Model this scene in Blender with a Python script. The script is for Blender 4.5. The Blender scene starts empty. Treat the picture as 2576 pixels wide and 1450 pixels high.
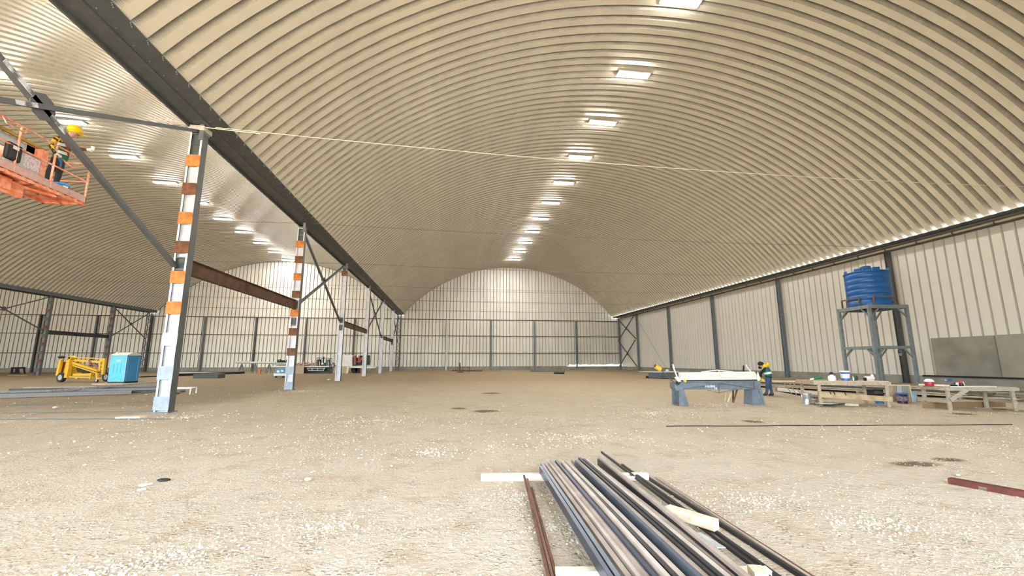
import bpy, math, random
from mathutils import Vector, Matrix
random.seed(7)
PI = math.pi
COL = bpy.context.scene.collection
SC = bpy.context.scene

# ------------------------------------------------------------------ camera
F_PX, YAW, PITCH, ROLL = 1081.737, 0.144375, 0.168459, -0.0020086
CAM = Vector((0, 0, 1.6))
def cam_axes():
    cy, sy, cp, sp = math.cos(YAW), math.sin(YAW), math.cos(PITCH), math.sin(PITCH)
    f = Vector((sy*cp, cy*cp, sp)); r = Vector((cy, -sy, 0)); u = r.cross(f)
    cr, sr = math.cos(ROLL), math.sin(ROLL)
    return cr*r + sr*u, -sr*r + cr*u, f
AX_R, AX_U, AX_F = cam_axes()
cd = bpy.data.cameras.new('camera'); cam = bpy.data.objects.new('camera', cd); COL.objects.link(cam)
cd.sensor_width = 36; cd.lens = 36*F_PX/2576; cd.clip_end = 600; cd.clip_start = 0.05
m = Matrix((AX_R, AX_U, -AX_F)).transposed().to_4x4(); m.translation = CAM
cam.matrix_world = m; SC.camera = cam

# ------------------------------------------------------------------ sky, sun, exposure
SC.view_settings.view_transform = 'Standard'; SC.view_settings.look = 'None'
SC.view_settings.gamma = 1; SC.view_settings.use_curve_mapping = False
SC.view_settings.exposure = 2.85
w = bpy.data.worlds.new('world'); SC.world = w; w.use_nodes = True
nt = w.node_tree; bg = nt.nodes['Background']
sky = nt.nodes.new('ShaderNodeTexSky'); sky.sky_type = 'NISHITA'; sky.sun_disc = False
sky.sun_elevation = math.radians(55); sky.sun_rotation = math.radians(80); sky.dust_density = 3.0; sky.air_density = 1.0
hz = nt.nodes.new('ShaderNodeHueSaturation'); hz.inputs['Saturation'].default_value = .5; nt.links.new(sky.outputs[0], hz.inputs['Color']); nt.links.new(hz.outputs[0], bg.inputs[0]); bg.inputs[1].default_value = 0.46
sd = bpy.data.lights.new('sun', 'SUN'); sd.energy = 4.6; sd.angle = 0.02; sd.color = (1, .95, .86)
so = bpy.data.objects.new('sun', sd); COL.objects.link(so)
so.rotation_euler = Vector((-0.55, -0.12, -0.83)).to_track_quat('-Z', 'Y').to_euler()
LAMP = 40.0     # radiance of the ceiling light diffusers

# ------------------------------------------------------------------ helpers
def unp(px, py, ax, val):
    d = AX_F + AX_R*((px-1288)/F_PX) + AX_U*((725-py)/F_PX)
    t = (val - CAM[ax])/d[ax]
    return CAM + d*t
def G(px, py, z=0.0): return unp(px, py, 2, z)

def tag(o, label=None, cat=None, group=None, kind=None):
    if label: o['label'] = label
    if cat: o['category'] = cat
    if group: o['group'] = group
    if kind: o['kind'] = kind
    return o
def thing(name, loc, label=None, cat=None, group=None, kind=None):
    o = bpy.data.objects.new(name, None); COL.objects.link(o); o.location = loc
    o.empty_display_size = 0.2
    return tag(o, label, cat, group, kind)
def base_of(parent):
    l = Vector((0, 0, 0))
    while parent: l += parent.location; parent = parent.parent
    return l
class MB:
    def __init__(s, mat=None): s.v = []; s.f = []; s.M = mat or Matrix(); s.sm = []
    def add(s, vs, fs, smooth=False):
        n = len(s.v); s.v += [s.M @ Vector(v) for v in vs]; s.f += [tuple(i+n for i in f) for f in fs]; s.sm += [smooth]*len(fs); return s
    def box(s, c, d, rot=None):
        x, y, z = d[0]/2, d[1]/2, d[2]/2
        vs = [Vector((a*x, b*y, e*z)) for a in (-1, 1) for b in (-1, 1) for e in (-1, 1)]
        if rot is not None: vs = [rot @ v for v in vs]
        c = Vector(c)
        return s.add([v+c for v in vs], [(0,1,3,2),(4,6,7,5),(0,4,5,1),(2,3,7,6),(0,2,6,4),(1,5,7,3)])
    def bx(s, x0, x1, y0, y1, z0, z1):
        return s.box(((x0+x1)/2, (y0+y1)/2, (z0+z1)/2), (abs(x1-x0), abs(y1-y0), abs(z1-z0)))
    def frame(s, p, q, up=(0, 0, 1)):
        p, q = Vector(p), Vector(q); d = (q-p).normalized(); up = Vector(up)
        if abs(d.dot(up)) > .99: up = Vector((1, 0, 0)) if abs(d.x) < .9 else Vector((0, 1, 0))
        a = d.cross(up).normalized(); b = a.cross(d); return p, q, d, a, b
    def bar(s, p, q, w, h, up=(0, 0, 1)):
        return s.prism([(-w/2,-h/2),(w/2,-h/2),(w/2,h/2),(-w/2,h/2)], p, q, up)
    def prism(s, prof, p, q, up=(0, 0, 1), smooth=False, cap=True, s2=1.0):
        p, q, d, a, b = s.frame(p, q, up); n = len(prof)
        vs = [p+a*x+b*y for x, y in prof] + [q+a*(x*s2)+b*(y*s2) for x, y in prof]
        fs = [(i, (i+1) % n, n+(i+1) % n, n+i) for i in range(n)]
        s.add(vs, fs, smooth)
        if cap: s.add(vs, [tuple(range(n-1, -1, -1)), tuple(range(n, 2*n))])
        return s
    def cyl(s, p, q, r, n=12, r2=None, smooth=True):
        return s.prism([(r*math.cos(2*PI*i/n), r*math.sin(2*PI*i/n)) for i in range(n)], p, q, smooth=smooth, s2=(1 if r2 is None else r2/max(r, 1e-6)))
    def tube(s, pts, r, n=6):
        for a, b in zip(pts[:-1], pts[1:]): s.cyl(a, b, r, n)
        return s
    def lathe(s, c, prof, n=24, smooth=True):
        c = Vector(c); vs = []; fs = []
        for r, z in prof: vs += [c+Vector((r*math.cos(2*PI*i/n), r*math.sin(2*PI*i/n), z)) for i in range(n)]
        for k in range(len(prof)-1):
            for i in range(n):
                j = (i+1) % n; fs.append((k*n+i, k*n+j, (k+1)*n+j, (k+1)*n+i))
        s.add(vs, fs, smooth)
        s.add(vs, [tuple(range(n-1, -1, -1)), tuple(range((len(prof)-1)*n, len(prof)*n))]); return s
    def ball(s, c, r, sc=(1, 1, 1), n=12, m=8):
        c = Vector(c); vs = [c+Vector((0, 0, -r*sc[2]))]; fs = []
        for k in range(1, m):
            t = -PI/2+PI*k/m
            vs += [c+Vector((r*sc[0]*math.cos(t)*math.cos(2*PI*i/n), r*sc[1]*math.cos(t)*math.sin(2*PI*i/n), r*sc[2]*math.sin(t))) for i in range(n)]
        vs.append(c+Vector((0, 0, r*sc[2]))); L = len(vs)-1
        for i in range(n):
            j = (i+1) % n; fs.append((0, 1+j, 1+i)); fs.append((L, 1+(m-2)*n+i, 1+(m-2)*n+j))
            for k in range(m-2): fs.append((1+k*n+i, 1+k*n+j, 1+(k+1)*n+j, 1+(k+1)*n+i))
        return s.add(vs, fs, True)
    def mesh(s, name, mat, off=Vector((0, 0, 0))):
        me = bpy.data.meshes.new(name); me.from_pydata([tuple(v-off) for v in s.v], [], s.f)
        if mat: me.materials.append(mat)
        me.polygons.foreach_set('use_smooth', s.sm); me.update(); return me
    def build(s, name, mat, parent=None, label=None, cat=None, group=None, kind=None, bevel=0):
        if parent is not None:
            off = base_of(parent); loc = Vector((0, 0, 0))
        else:
            n = len(s.v); zs = min(v.z for v in s.v)
            off = Vector((sum(v.x for v in s.v)/n, sum(v.y for v in s.v)/n, zs)); loc = off
        o = bpy.data.objects.new(name, s.mesh(name, mat, off)); COL.objects.link(o); o.parent = parent; o.location = loc
        if bevel:
            b = o.modifiers.new('bevel', 'BEVEL'); b.width = bevel; b.segments = 2; b.limit_method = 'ANGLE'
        return tag(o, label, cat, group, kind)
def inst(name, mesh, loc, parent=None, rot=None, **k):
    o = bpy.data.objects.new(name, mesh); COL.objects.link(o); o.parent = parent; o.location = Vector(loc)
    if rot: o.rotation_euler = rot
    return tag(o, **k)
def copy_tree(o, parent=None, loc=None):
    c = o.copy(); COL.objects.link(c); c.parent = parent
    if loc is not None: c.location = loc
    for ch in list(o.children): copy_tree(ch, c)
    return c

# ------------------------------------------------------------------ materials
def mat(name, col, rough=.6, metal=0.0, var=0.12, scale=6.0, bump=0.0, bscale=40.0, col2=None, stretch=None, spec=None, mix=(.4, .65)):
    m = bpy.data.materials.new(name); m.use_nodes = True; t = m.node_tree; N = t.nodes; L = t.links
    p = N['Principled BSDF']; p.inputs['Roughness'].default_value = rough; p.inputs['Metallic'].default_value = metal
    if spec is not None: p.inputs['Specular IOR Level'].default_value = spec
    tc = N.new('ShaderNodeTexCoord'); mp = N.new('ShaderNodeMapping'); L.new(tc.outputs['Object'], mp.inputs[0])
    if stretch: mp.inputs['Scale'].default_value = stretch
    nz = N.new('ShaderNodeTexNoise'); nz.inputs['Scale'].default_value = scale; nz.inputs['Detail'].default_value = 5; L.new(mp.outputs[0], nz.inputs['Vector'])
    rp = N.new('ShaderNodeMapRange'); rp.inputs[1].default_value = mix[0]; rp.inputs[2].default_value = mix[1]; L.new(nz.outputs[0], rp.inputs[0])
    mx = N.new('ShaderNodeMix'); mx.data_type = 'RGBA'; L.new(rp.outputs[0], mx.inputs[0])
    c2 = col2 or tuple(c*(1-var*2) for c in col)
    mx.inputs[6].default_value = (*col, 1); mx.inputs[7].default_value = (*c2, 1); L.new(mx.outputs[2], p.inputs['Base Color'])
    if bump:
        nb = N.new('ShaderNodeTexNoise'); nb.inputs['Scale'].default_value = bscale; nb.inputs['Detail'].default_value = 4; L.new(mp.outputs[0], nb.inputs['Vector'])
        b = N.new('ShaderNodeBump'); b.inputs['Strength'].default_value = bump; b.inputs['Distance'].default_value = .02
        L.new(nb.outputs[0], b.inputs['Height']); L.new(b.outputs[0], p.inputs['Normal'])
    return m
def glow(name, col, s):
    m = bpy.data.materials.new(name); m.use_nodes = True; t = m.node_tree
    p = t.nodes['Principled BSDF']; p.inputs['Emission Color'].default_value = (*col, 1); p.inputs['Emission Strength'].default_value = s
    return m
def crimp(m, strength, dist=.012, freq=18.0):
    """fine transverse crimps rolled into the sheet, running across the length (UV v)"""
    t = m.node_tree; N = t.nodes; L = t.links; p = N['Principled BSDF']
    uv = N.new('ShaderNodeUVMap'); uv.uv_map = 'UVMap'; wv = N.new('ShaderNodeTexWave'); wv.wave_type = 'BANDS'; wv.bands_direction = 'Y'
    wv.inputs['Scale'].default_value = freq/6.2832*2; L.new(uv.outputs[0], wv.inputs['Vector'])
    b = N.new('ShaderNodeBump'); b.inputs['Strength'].default_value = strength; b.inputs['Distance'].default_value = dist
    L.new(wv.outputs[0], b.inputs['Height']); L.new(b.outputs[0], p.inputs['Normal'])
    return m
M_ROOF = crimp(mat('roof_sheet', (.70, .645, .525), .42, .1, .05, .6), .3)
M_WEB_SHADE = crimp(mat('shaded_web', (.38, .355, .285), .5, .1, .08, 1.5), .8)  # darker copy of the roof colour: stripe shade put into the sheet sides
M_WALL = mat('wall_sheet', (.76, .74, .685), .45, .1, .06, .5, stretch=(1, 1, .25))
M_DARK = mat('dark_grey_paint', (.085, .092, .092), .5, 0, .1, 3)
M_GREY = mat('grey_paint', (.16, .18, .19), .5, 0, .12, 3)
M_BLUEGREY = mat('blue_grey_paint', (.17, .21, .25), .5, 0, .15, 5)
M_PALE = mat('pale_blue_grey', (.66, .68, .74), .45, .1, .08, 3)  # pale tone of column webs, their front edges and one wall post
M_RUSTO = mat('orange_rust', (.62, .23, .05), .8, 0, 0, 5, col2=(.36, .12, .035), bump=.2)
M_RUSTB = mat('brown_rust', (.20, .085, .04), .85, 0, 0, 5, col2=(.10, .045, .025), bump=.2)
M_BEAM = mat('rusty_beam_brown', (.115, .055, .028), .8, 0, 0, 2.5, col2=(.07, .032, .018), bump=.1)
M_PLATEG = mat('grey_plate', (.50, .54, .53), .5, .1, .1, 4)
M_PLATEB = mat('steel_blue_plate', (.33, .40, .48), .5, .1, .1, 4)
M_CONC = mat('concrete', (.30, .29, .25), .9, 0, .0, .9, col2=(.22, .22, .19), bump=.3, bscale=12)
M_PVC = mat('cream_pipe', (.62, .55, .42), .7, 0, .05, 2)
M_STEEL = mat('galvanised', (.62, .64, .66), .35, .7, .2, 12)
M_ROPE = mat('rope', (.72, .68, .58), .9, 0, .1, 30)
M_BOLT = mat('bolt', (.30, .30, .29), .4, .6, .1, 30)
M_BLACK = mat('black', (.012, .012, .014), .5, 0, .1, 20)
M_RUBBER = mat('rubber', (.03, .03, .03), .8, 0, .2, 20)
M_LED = glow('lit_diffuser', (1, .97, .92), LAMP)
M_WHITE = mat('white_paint', (.78, .78, .76), .5, 0, .06, 3)
M_WOOD = mat('weathered_wood', (.50, .41, .30), .85, 0, .0, 4, col2=(.32, .25, .18), stretch=(6, 1, 6), bump=.3, bscale=20)
M_WOODN = mat('fresh_wood', (.80, .70, .50), .75, 0, .0, 4, col2=(.66, .52, .33), stretch=(6, 1, 6), bump=.2, bscale=20)
M_YEL = mat('yellow_paint', (.80, .47, .03), .45, 0, .08, 4)
M_ORG = mat('lift_orange', (.80, .24, .11), .5, 0, .0, 9, col2=(.85, .50, .38))

# ================================================================== building data
X_ROW, X_COLR, X_LROW, X_WALLR = -8.98, 32.49, -49.6, 32.72
Y_FAR, Y_FRONT = 79.83, -6.8
D0, SP = 15.68, 11.07
P_W = 0.62
R_ARC = 25.78
VAULTS = {'main': (11.49, -6.5), 'left': (-29.0, -6.55)}
def arc_z(x, c): return c[1] + math.sqrt(max(0.0, R_ARC**2 - (x-c[0])**2))

# ---- ground
def make_floor():
    m = bpy.data.materials.new('dirt_ground'); m.use_nodes = True; t = m.node_tree; N = t.nodes; L = t.links
    p = N['Principled BSDF']; p.inputs['Roughness'].default_value = .95; p.inputs['Specular IOR Level'].default_value = .15
    tc = N.new('ShaderNodeTexCoord')
    def noise(sc, det=6, rough=.6, vec=None, dist=0):
        n = N.new('ShaderNodeTexNoise'); n.inputs['Scale'].default_value = sc; n.inputs['Detail'].default_value = det; n.inputs['Roughness'].default_value = rough
        n.inputs['Distortion'].default_value = dist; L.new(vec or tc.outputs['Object'], n.inputs['Vector']); return n.outputs[0]
    def rng(s, a, b, c=0, d=1):
        r = N.new('ShaderNodeMapRange'); r.inputs[1].default_value = a; r.inputs[2].default_value = b; r.inputs[3].default_value = c; r.inputs[4].default_value = d; L.new(s, r.inputs[0]); return r.outputs[0]
    def mix(f, a, b):
        x = N.new('ShaderNodeMix'); x.data_type = 'RGBA'
        L.new(f, x.inputs[0])
        for i, c in ((6, a), (7, b)):
            if isinstance(c, tuple): x.inputs[i].default_value = (*c, 1)
            else: L.new(c, x.inputs[i])
        return x.outputs[2]
    def math2(op, a, b):
        n = N.new('ShaderNodeMath'); n.operation = op
        for i, c in ((0, a), (1, b)):
            if isinstance(c, (int, float)): n.inputs[i].default_value = c
            else: L.new(c, n.inputs[i])
        return n.outputs[0]
    c = mix(rng(noise(.35, 4), .35, .68), (.575, .49, .365), (.64, .565, .44))
    c = mix(rng(noise(1.7, 6), .52, .75), c, (.47, .37, .24))
    c = mix(rng(noise(.8, 3, dist=1.0), .62, .72, 0, .55), c, (.66, .60, .50))
    c = mix(rng(noise(24, 3), .60, .70, 0, .6), c, (.66, .62, .55))      # scattered pale grit
    c = mix(rng(noise(38, 2), .64, .72, 0, .45), c, (.26, .20, .14))
    # light falloff painted into the soil colour deeper in; browner in the left bay
    sx0 = N.new('ShaderNodeSeparateXYZ'); L.new(tc.outputs['Object'], sx0.inputs[0]); wob = math2('MULTIPLY', noise(.5, 3), 3.0)
    c = mix(rng(math2('ADD', sx0.outputs[1], wob), 9, 40, 0, .95), c, (.30, .225, .135))
    lf = math2('MULTIPLY', rng(math2('ADD', sx0.outputs[0], wob), -6.6, -8.4), rng(math2('ADD', sx0.outputs[1], math2('MULTIPLY', wob, 2.0)), 17.5, 22))
    c = mix(math2('MULTIPLY', lf, .7), c, (.26, .20, .13))
    # damp patches where the photograph shows them
    spots = [(*G(1235, 990)[:2], .55, .55), (*G(1222, 1035)[:2], .5, .45), (*G(1155, 1028)[:2], .3, .35), (*G(1893, 1061)[:2], .3, .3),
             (*G(2300, 1168)[:2], .42, .2), (*G(2385, 1157)[:2], .3, .16), (*G(2420, 1042)[:2], .45, .3)]
    sx = N.new('ShaderNodeSeparateXYZ'); L.new(tc.outputs['Object'], sx.inputs[0]); nn = noise(2.6, 5)
    tot = None
    for (x, y, rx, ry) in spots:
        dx = math2('DIVIDE', math2('SUBTRACT', sx.outputs[0], x), rx); dy = math2('DIVIDE', math2('SUBTRACT', sx.outputs[1], y), ry)
        r = math2('ADD', math2('MULTIPLY', dx, dx), math2('MULTIPLY', dy, dy)); r = math2('ADD', r, math2('MULTIPLY', nn, 1.6))
        g = rng(r, 1.9, 1.1, 0, .85); tot = g if tot is None else math2('MAXIMUM', tot, g)
    c = mix(tot, c, (.12, .085, .04))
    L.new(c, p.inputs['Base Color'])
    # relief: lumps, grit and raked tyre streaks
    mp = N.new('ShaderNodeMapping'); mp.inputs['Rotation'].default_value = (0, 0, .45); mp.inputs['Scale'].default_value = (14, 2.2, 1); L.new(tc.outputs['Object'], mp.inputs[0])
    h = math2('ADD', math2('MULTIPLY', noise(9, 6, .65), .6), math2('MULTIPLY', noise(1, 4, .6, mp.outputs[0]), .22))
    vo = N.new('ShaderNodeTexVoronoi'); vo.inputs['Scale'].default_value = 22; L.new(tc.outputs['Object'], vo.inputs['Vector'])
    gr = math2('MULTIPLY', rng(vo.outputs['Distance'], .0, .45, 1, 0), rng(noise(3, 3), .45, .7, .05, .5))
    h = math2('ADD', h, gr)
    b = N.new('ShaderNodeBump'); b.inputs['Strength'].default_value = 1.0; b.inputs['Distance'].default_value = .08
    L.new(h, b.inputs['Height']); L.new(b.outputs[0], p.inputs['Normal'])
    s = MB()
    xs = [-160, -95, -49, -9, 33, 70, 160]; ys = [-150, -60, -7, 20, 50, 80, 110, 200]
    vs = [(x, y, 0) for y in ys for x in xs]; n = len(xs)
    fs = [(j*n+i, j*n+i+1, (j+1)*n+i+1, (j+1)*n+i) for j in range(len(ys)-1) for i in range(n-1)]
    me = bpy.data.meshes.new('floor'); me.from_pydata(vs, [], fs); me.materials.append(m)
    o = bpy.data.objects.new('floor', me); COL.objects.link(o); tag(o, kind='structure')
    return o
floor = make_floor()

# ---- profiled sheets
def roof_panel_mesh(name, c, sx0, sx1, nseg=44):
    # profile across one sheet: (distance along y, depth outwards)
    prof = [(0, 0), (.345, 0), (.45, .25), (.475, .25), (.62, 0)]
    us = [0, .27, .45, .67, .85]
    a0 = math.asin((sx0-c[0])/R_ARC); a1 = math.asin((sx1-c[0])/R_ARC)
    vs = []; fs = []; uv = []
    for i in range(nseg+1):
        a = a0+(a1-a0)*i/nseg
        for (y, d) in prof:
            r = R_ARC+d; vs.append((r*math.sin(a), y, r*math.cos(a)))
    n = len(prof)
    for i in range(nseg):
        for k in range(n-1): fs.append((i*n+k, i*n+k+1, (i+1)*n+k+1, (i+1)*n+k))
    me = bpy.data.meshes.new(name); me.from_pydata(vs, [], fs); me.materials.append(M_ROOF); me.materials.append(M_WEB_SHADE)
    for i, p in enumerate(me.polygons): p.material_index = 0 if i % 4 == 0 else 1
    u = me.uv_layers.new(name='UVMap')
    for lp in me.loops:
        vi = lp.vertex_index; i, k = divmod(vi, n); u.data[lp.index].uv = (us[k], (a0+(a1-a0)*i/nseg)*R_ARC)
    me.update(); return me
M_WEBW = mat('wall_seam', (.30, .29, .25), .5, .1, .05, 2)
def wall_sheet_mesh(name, x0, length_z0, tops, horizontal_axis='x', flip=1):
    prof = [(0, 0), (.50, 0), (.535, .12), (.58, .12), (.62, 0)]
    vs = []; fs = []
    for (a, d), top in zip(prof, tops):
        for z in (length_z0, top):
            vs.append((x0+a, d*flip, z) if horizontal_axis == 'x' else (d*flip, x0+a, z))
    for k in range(4): fs.append((2*k, 2*k+2, 2*k+3, 2*k+1))
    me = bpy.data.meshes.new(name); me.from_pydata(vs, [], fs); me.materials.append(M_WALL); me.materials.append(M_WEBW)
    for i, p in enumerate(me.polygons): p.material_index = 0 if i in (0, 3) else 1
    me.update(); return me
PROFX = (0, .50, .535, .58, .62)

N_ROOF = int((Y_FAR+.2-Y_FRONT)/P_W)
for key, label in (('main', 'ceiling'), ('left', 'ceiling')):
    c = VAULTS[key]; e = thing('ceiling', (c[0], Y_FRONT, c[1]), kind='structure')
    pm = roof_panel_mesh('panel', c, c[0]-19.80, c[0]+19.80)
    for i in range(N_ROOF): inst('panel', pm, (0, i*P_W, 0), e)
# third vault beyond the left row: seen only below its gutter, one plain shell
s = MB(); c3 = (-69.6, -6.6); vs = []; fs = []
for i in range(33):
    x = c3[0]-19.7+39.4*i/32; z = arc_z(x, c3); vs += [(x, Y_FRONT, z), (x, Y_FAR+.2, z)]
    if i: fs.append((2*i-2, 2*i-1, 2*i+1, 2*i))
me = bpy.data.meshes.new('ceiling'); me.from_pydata(vs, [], fs); me.materials.append(M_ROOF); me.uv_layers.new(name='UVMap')
o = bpy.data.objects.new('ceiling', me); COL.objects.link(o); tag(o, kind='structure')

# far gable wall: curb, sheets, girts
wf = thing('wall_far', (0, Y_FAR, 0), kind='structure')
def gable_top(x):
    if x > X_ROW: c = VAULTS['main']
    elif x > X_LROW: c = VAULTS['left']
    else: c = c3
    if abs(x-c[0]) > 19.6: return 10.35
    return max(10.35, arc_z(x, c)+.06)
x = -89.2; k = 0
while x < X_WALLR:
    for z0, z1 in ((.66, 9.2), (9.2, None)):
        tops = [min(z1, gable_top(x+a)) if z1 else gable_top(x+a) for a in PROFX]
        if z0 < 1 and x > 22: z0 = .98+random.uniform(-.12, .06)
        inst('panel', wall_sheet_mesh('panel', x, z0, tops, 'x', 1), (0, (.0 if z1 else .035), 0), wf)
    x += P_W
MB().bx(-89.5, 22, Y_FAR-.12, Y_FAR+.3, 0, .66).build('curb', M_CONC, wf); MB().bx(22, 33, Y_FAR-.12, Y_FAR+.3, 0, .62).build('curb', M_CONC, wf)
MB().bx(-89.6, -89.3, Y_FRONT, Y_FAR, 0, 10.4).build('wall_left', M_WALL, kind='structure')
for z, r in ((9.17, .07), (6.17, .055), (3.05, .055)):
    MB().bx(-89, 32.6, Y_FAR-.16, Y_FAR-.02, z-r, z+r).build('girt', M_DARK, wf)
for z in (10.75, 12.6, 14.5):
    s = MB()
    for c in (VAULTS['main'], VAULTS['left']):
        h = math.sqrt(R_ARC**2-(z-c[1])**2); s.bx(c[0]-h, c[0]+h, Y_FAR-.05, Y_FAR-.01, z-.02, z+.02)
    s.build('sheet_joint', M_GREY, wf)
for key in ('main', 'left'):
    c = VAULTS[key]; s = MB(); pr = None
    for i in range(49):
        a = -.86+1.72*i/48; q = Vector((c[0]+(R_ARC-.03)*math.sin(a), Y_FAR-.06, c[1]+(R_ARC-.03)*math.cos(a)))
        if pr is not None: s.bar(pr, q, .10, .07)
        pr = q
    s.build('arch_flashing', M_PVC if key == 'main' else M_GREY, wf)

# unseen front gable, sheeted at right and above to cut daylight from behind
wfr = thing('wall_front_blocker', (0, Y_FRONT, 0), kind='structure'); x = -49.6
while x < X_WALLR:
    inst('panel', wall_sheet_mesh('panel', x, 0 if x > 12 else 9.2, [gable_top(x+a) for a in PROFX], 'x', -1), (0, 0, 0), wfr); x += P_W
# right wall: curb, sheets, flashing, bare concrete stretch near the camera
wr = thing('wall_right', (X_WALLR, 0, 0), kind='structure')
sm = wall_sheet_mesh('panel', 0, .56, [9.86]*5, 'y', 1)
sm2 = wall_sheet_mesh('panel', 0, 3.08, [9.86]*5, 'y', 1)
y = Y_FRONT
while y < Y_FAR:
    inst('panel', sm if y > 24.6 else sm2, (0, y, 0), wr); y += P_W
MB().bx(X_WALLR-.12, X_WALLR+.4, Y_FRONT, Y_FAR, 0, .56).build('curb', M_CONC, wr)
MB().bx(X_WALLR-.10, X_WALLR+.3, 21.7, 25.2, .56, 3.08).build('concrete_slab', M_CONC, wr)
MB().bx(X_WALLR-.06, X_WALLR+.3, Y_FRONT, 21.66, .56, 3.1).build('concrete_slab', mat('concrete_lighter', (.34, .32, .28), .9, 0, 0, .7, col2=(.27, .26, .23), bump=.3, bscale=10), wr)
MB().bx(X_WALLR-.05, X_WALLR+.1, Y_FRONT, Y_FAR, 9.86, 9.92).build('flashing', M_PVC, wr)
MB().bx(X_WALLR+.02, X_WALLR+.16, Y_FRONT, Y_FAR, 9.86, 10.15).build('fascia', M_WALL, wr)
MB().bx(X_WALLR-.20, X_WALLR-.12, Y_FRONT, 26, .50, .60).build('base_angle', M_BLACK, wr)

# gutters (trough beams on the columns) with bolts and hanger rods
M_BOUNCE = mat('bounce_liner', (.80, .78, .72), .6, 0, .03, 3)  # pale lining added to bounce sunlight up onto the roof sheet ends
def gutter(name, x0, xa, xb, x1, ztop, zbot, label, boltside=None, y0=Y_FRONT, m=M_DARK):
    e = thing(name, (xa, y0, zbot), label, 'gutter')
    th = .02
    s = MB(); y1 = Y_FAR-.1
    for (p, q) in (((x0, ztop), (xa, zbot)), ((xa, zbot), (xb, zbot)), ((xb, zbot), (x1, ztop))):
        vs = [(p[0], y0, p[1]), (q[0], y0, q[1]), (q[0], y1, q[1]), (p[0], y1, p[1])]
        vs += [(a, b, c+.03) for a, b, c in vs]
        s.add(vs, [(0,1,2,3), (4,7,6,5), (0,4,5,1), (1,5,6,2), (2,6,7,3), (3,7,4,0)])
    s.build('trough', m, e)
    s = MB()
    for (p, q) in (((x0+.01, ztop+.005), (xa+.02, zbot+.04)), ((xa+.02, zbot+.035), (xb-.02, zbot+.035)), ((xb-.02, zbot+.04), (x1-.01, ztop+.005))):
        s.add([(p[0], y0, p[1]), (q[0], y0, q[1]), (q[0], y1, q[1]), (p[0], y1, p[1])], [(0, 1, 2, 3)])
    s.build('bounce_lining', M_BOUNCE, e)
    s = MB(); s.bx(xa-.02, xa+.05, y0, y1, zbot-.10, zbot-.005); s.bx(xb-.05, xb+.02, y0, y1, zbot-.05, zbot-.005); s.build('lower_flange', m, e)
    if boltside:
        s = MB(); y = y0+.3
        while y < 60:
            for d in ((0, .04), (.06, .09), (.12, .14)):
                t = d[1]; px = x1-(x1-xb)*t; pz = ztop-(ztop-zbot)*t
                s.ball((px+.01, y+d[0], pz-.01), .019, n=6, m=4)
            s.ball((xb+.12, y+.05, zbot+.02), .016, n=6, m=4)
            y += P_W
        s.build('bolts', M_BOLT, e, kind='stuff')
    return e
g1 = gutter('gutter_beam', -9.42, -9.25, -8.60, -8.13, 10.06, 9.88, 'long dark grey bolted gutter beam running along the row of striped columns', True)
for y in [13.09+2.72*i for i in range(-3, 22)]:
    s = MB(); s.cyl((-9.3, y, 10.0), (-9.95, y+.02, 10.08), .014, 5); s.cyl((-9.3, y+.08, 10.0), (-9.95, y+.08, 10.06), .011, 5)
    s.cyl((-9.93, y+.02, 10.05), (-9.93, y+.02, 10.35), .008, 5); s.build('hanger_rod', M_PVC, g1)
gutter('gutter_beam', 31.12, 31.5, 32.3, 32.85, 9.94, 9.84, 'dark grey gutter beam along the top of the right wall')
g3 = gutter('gutter_beam', -49.98, -49.7, -49.0, -48.6, 9.95, 9.74, 'dark grey gutter beam above the far left row of columns')
MB().bx(-48.72, -48.66, Y_FRONT, Y_FAR-.1, 9.7, 10.2).build('face_plate', M_DARK, g3)
pipe = thing('drain_pipe', (32.3, 0, 9.7), 'long cream drain pipe clamped under the right gutter', 'pipe')
MB().cyl((32.32, Y_FRONT, 9.80), (32.32, Y_FAR-.2, 9.80), .095, 12).build('tube', M_PVC, pipe)
y = 5.0
while y < 79:
    MB().bx(32.19, 32.45, y-.05, y+.05, 9.68, 9.70).bx(32.20, 32.215, y-.02, y+.02, 9.68, 9.96).cyl((32.32, y-.03, 9.8), (32.32, y+.03, 9.8), .105, 12).build('clamp', M_DARK, pipe); y += 2.2
MB().bx(32.45, 32.6, Y_FRONT, Y_FAR-.2, 9.62, 9.70).build('angle_rail', M_DARK, pipe)

# ---- columns
def h_column_parts(zt, m_web, m_fl, hd=.17, wd=.19, zb=0.0):
    """I shape: web faces -y/+y, flanges face -x/+x"""
    fl = MB()
    for sx in (-1, 1): fl.bx(sx*wd-.012, sx*wd+.012, -hd, hd, zb, zt)
    wb = MB().bx(-wd+.013, wd-.013, -.09, -.075, zb, zt)
    return fl.mesh('flanges', m_fl), wb.mesh('web', m_web)
fl_me, wb_me = h_column_parts(9.6, M_PALE, M_DARK)
lip = MB()
for sx in (-1, 1): lip.bx(sx*.19-.014-(.03 if sx > 0 else 0), sx*.19+.014+(.03 if sx < 0 else 0), -.184, -.171, 0, 9.6)
lip_me = lip.mesh('edge_strip', M_PALE)
cap_me = MB().bx(.10, .24, -.24, -.19, 9.3, 10.0).bx(-.22, .22, -.2, .2, 9.60, 9.64).mesh('head_plate', M_GREY)
base_me = MB().bx(-.26, .26, -.24, .24, 0, .03).mesh('base_plate', M_BLUEGREY)
def batten_mesh(m, h=.42): return MB().bx(-.225, .225, -.205, -.186, -h/2, h/2).mesh('batten_plate', m)
BT = {k: batten_mesh(m) for k, m in dict(o=M_RUSTO, b=M_RUSTB, g=M_PLATEG, s=M_PLATEB, d=M_DARK).items()}
gap_me = MB().bx(-.176, .176, -.10, -.092, -.24, .24).mesh('dark_opening', M_DARK)
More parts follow.
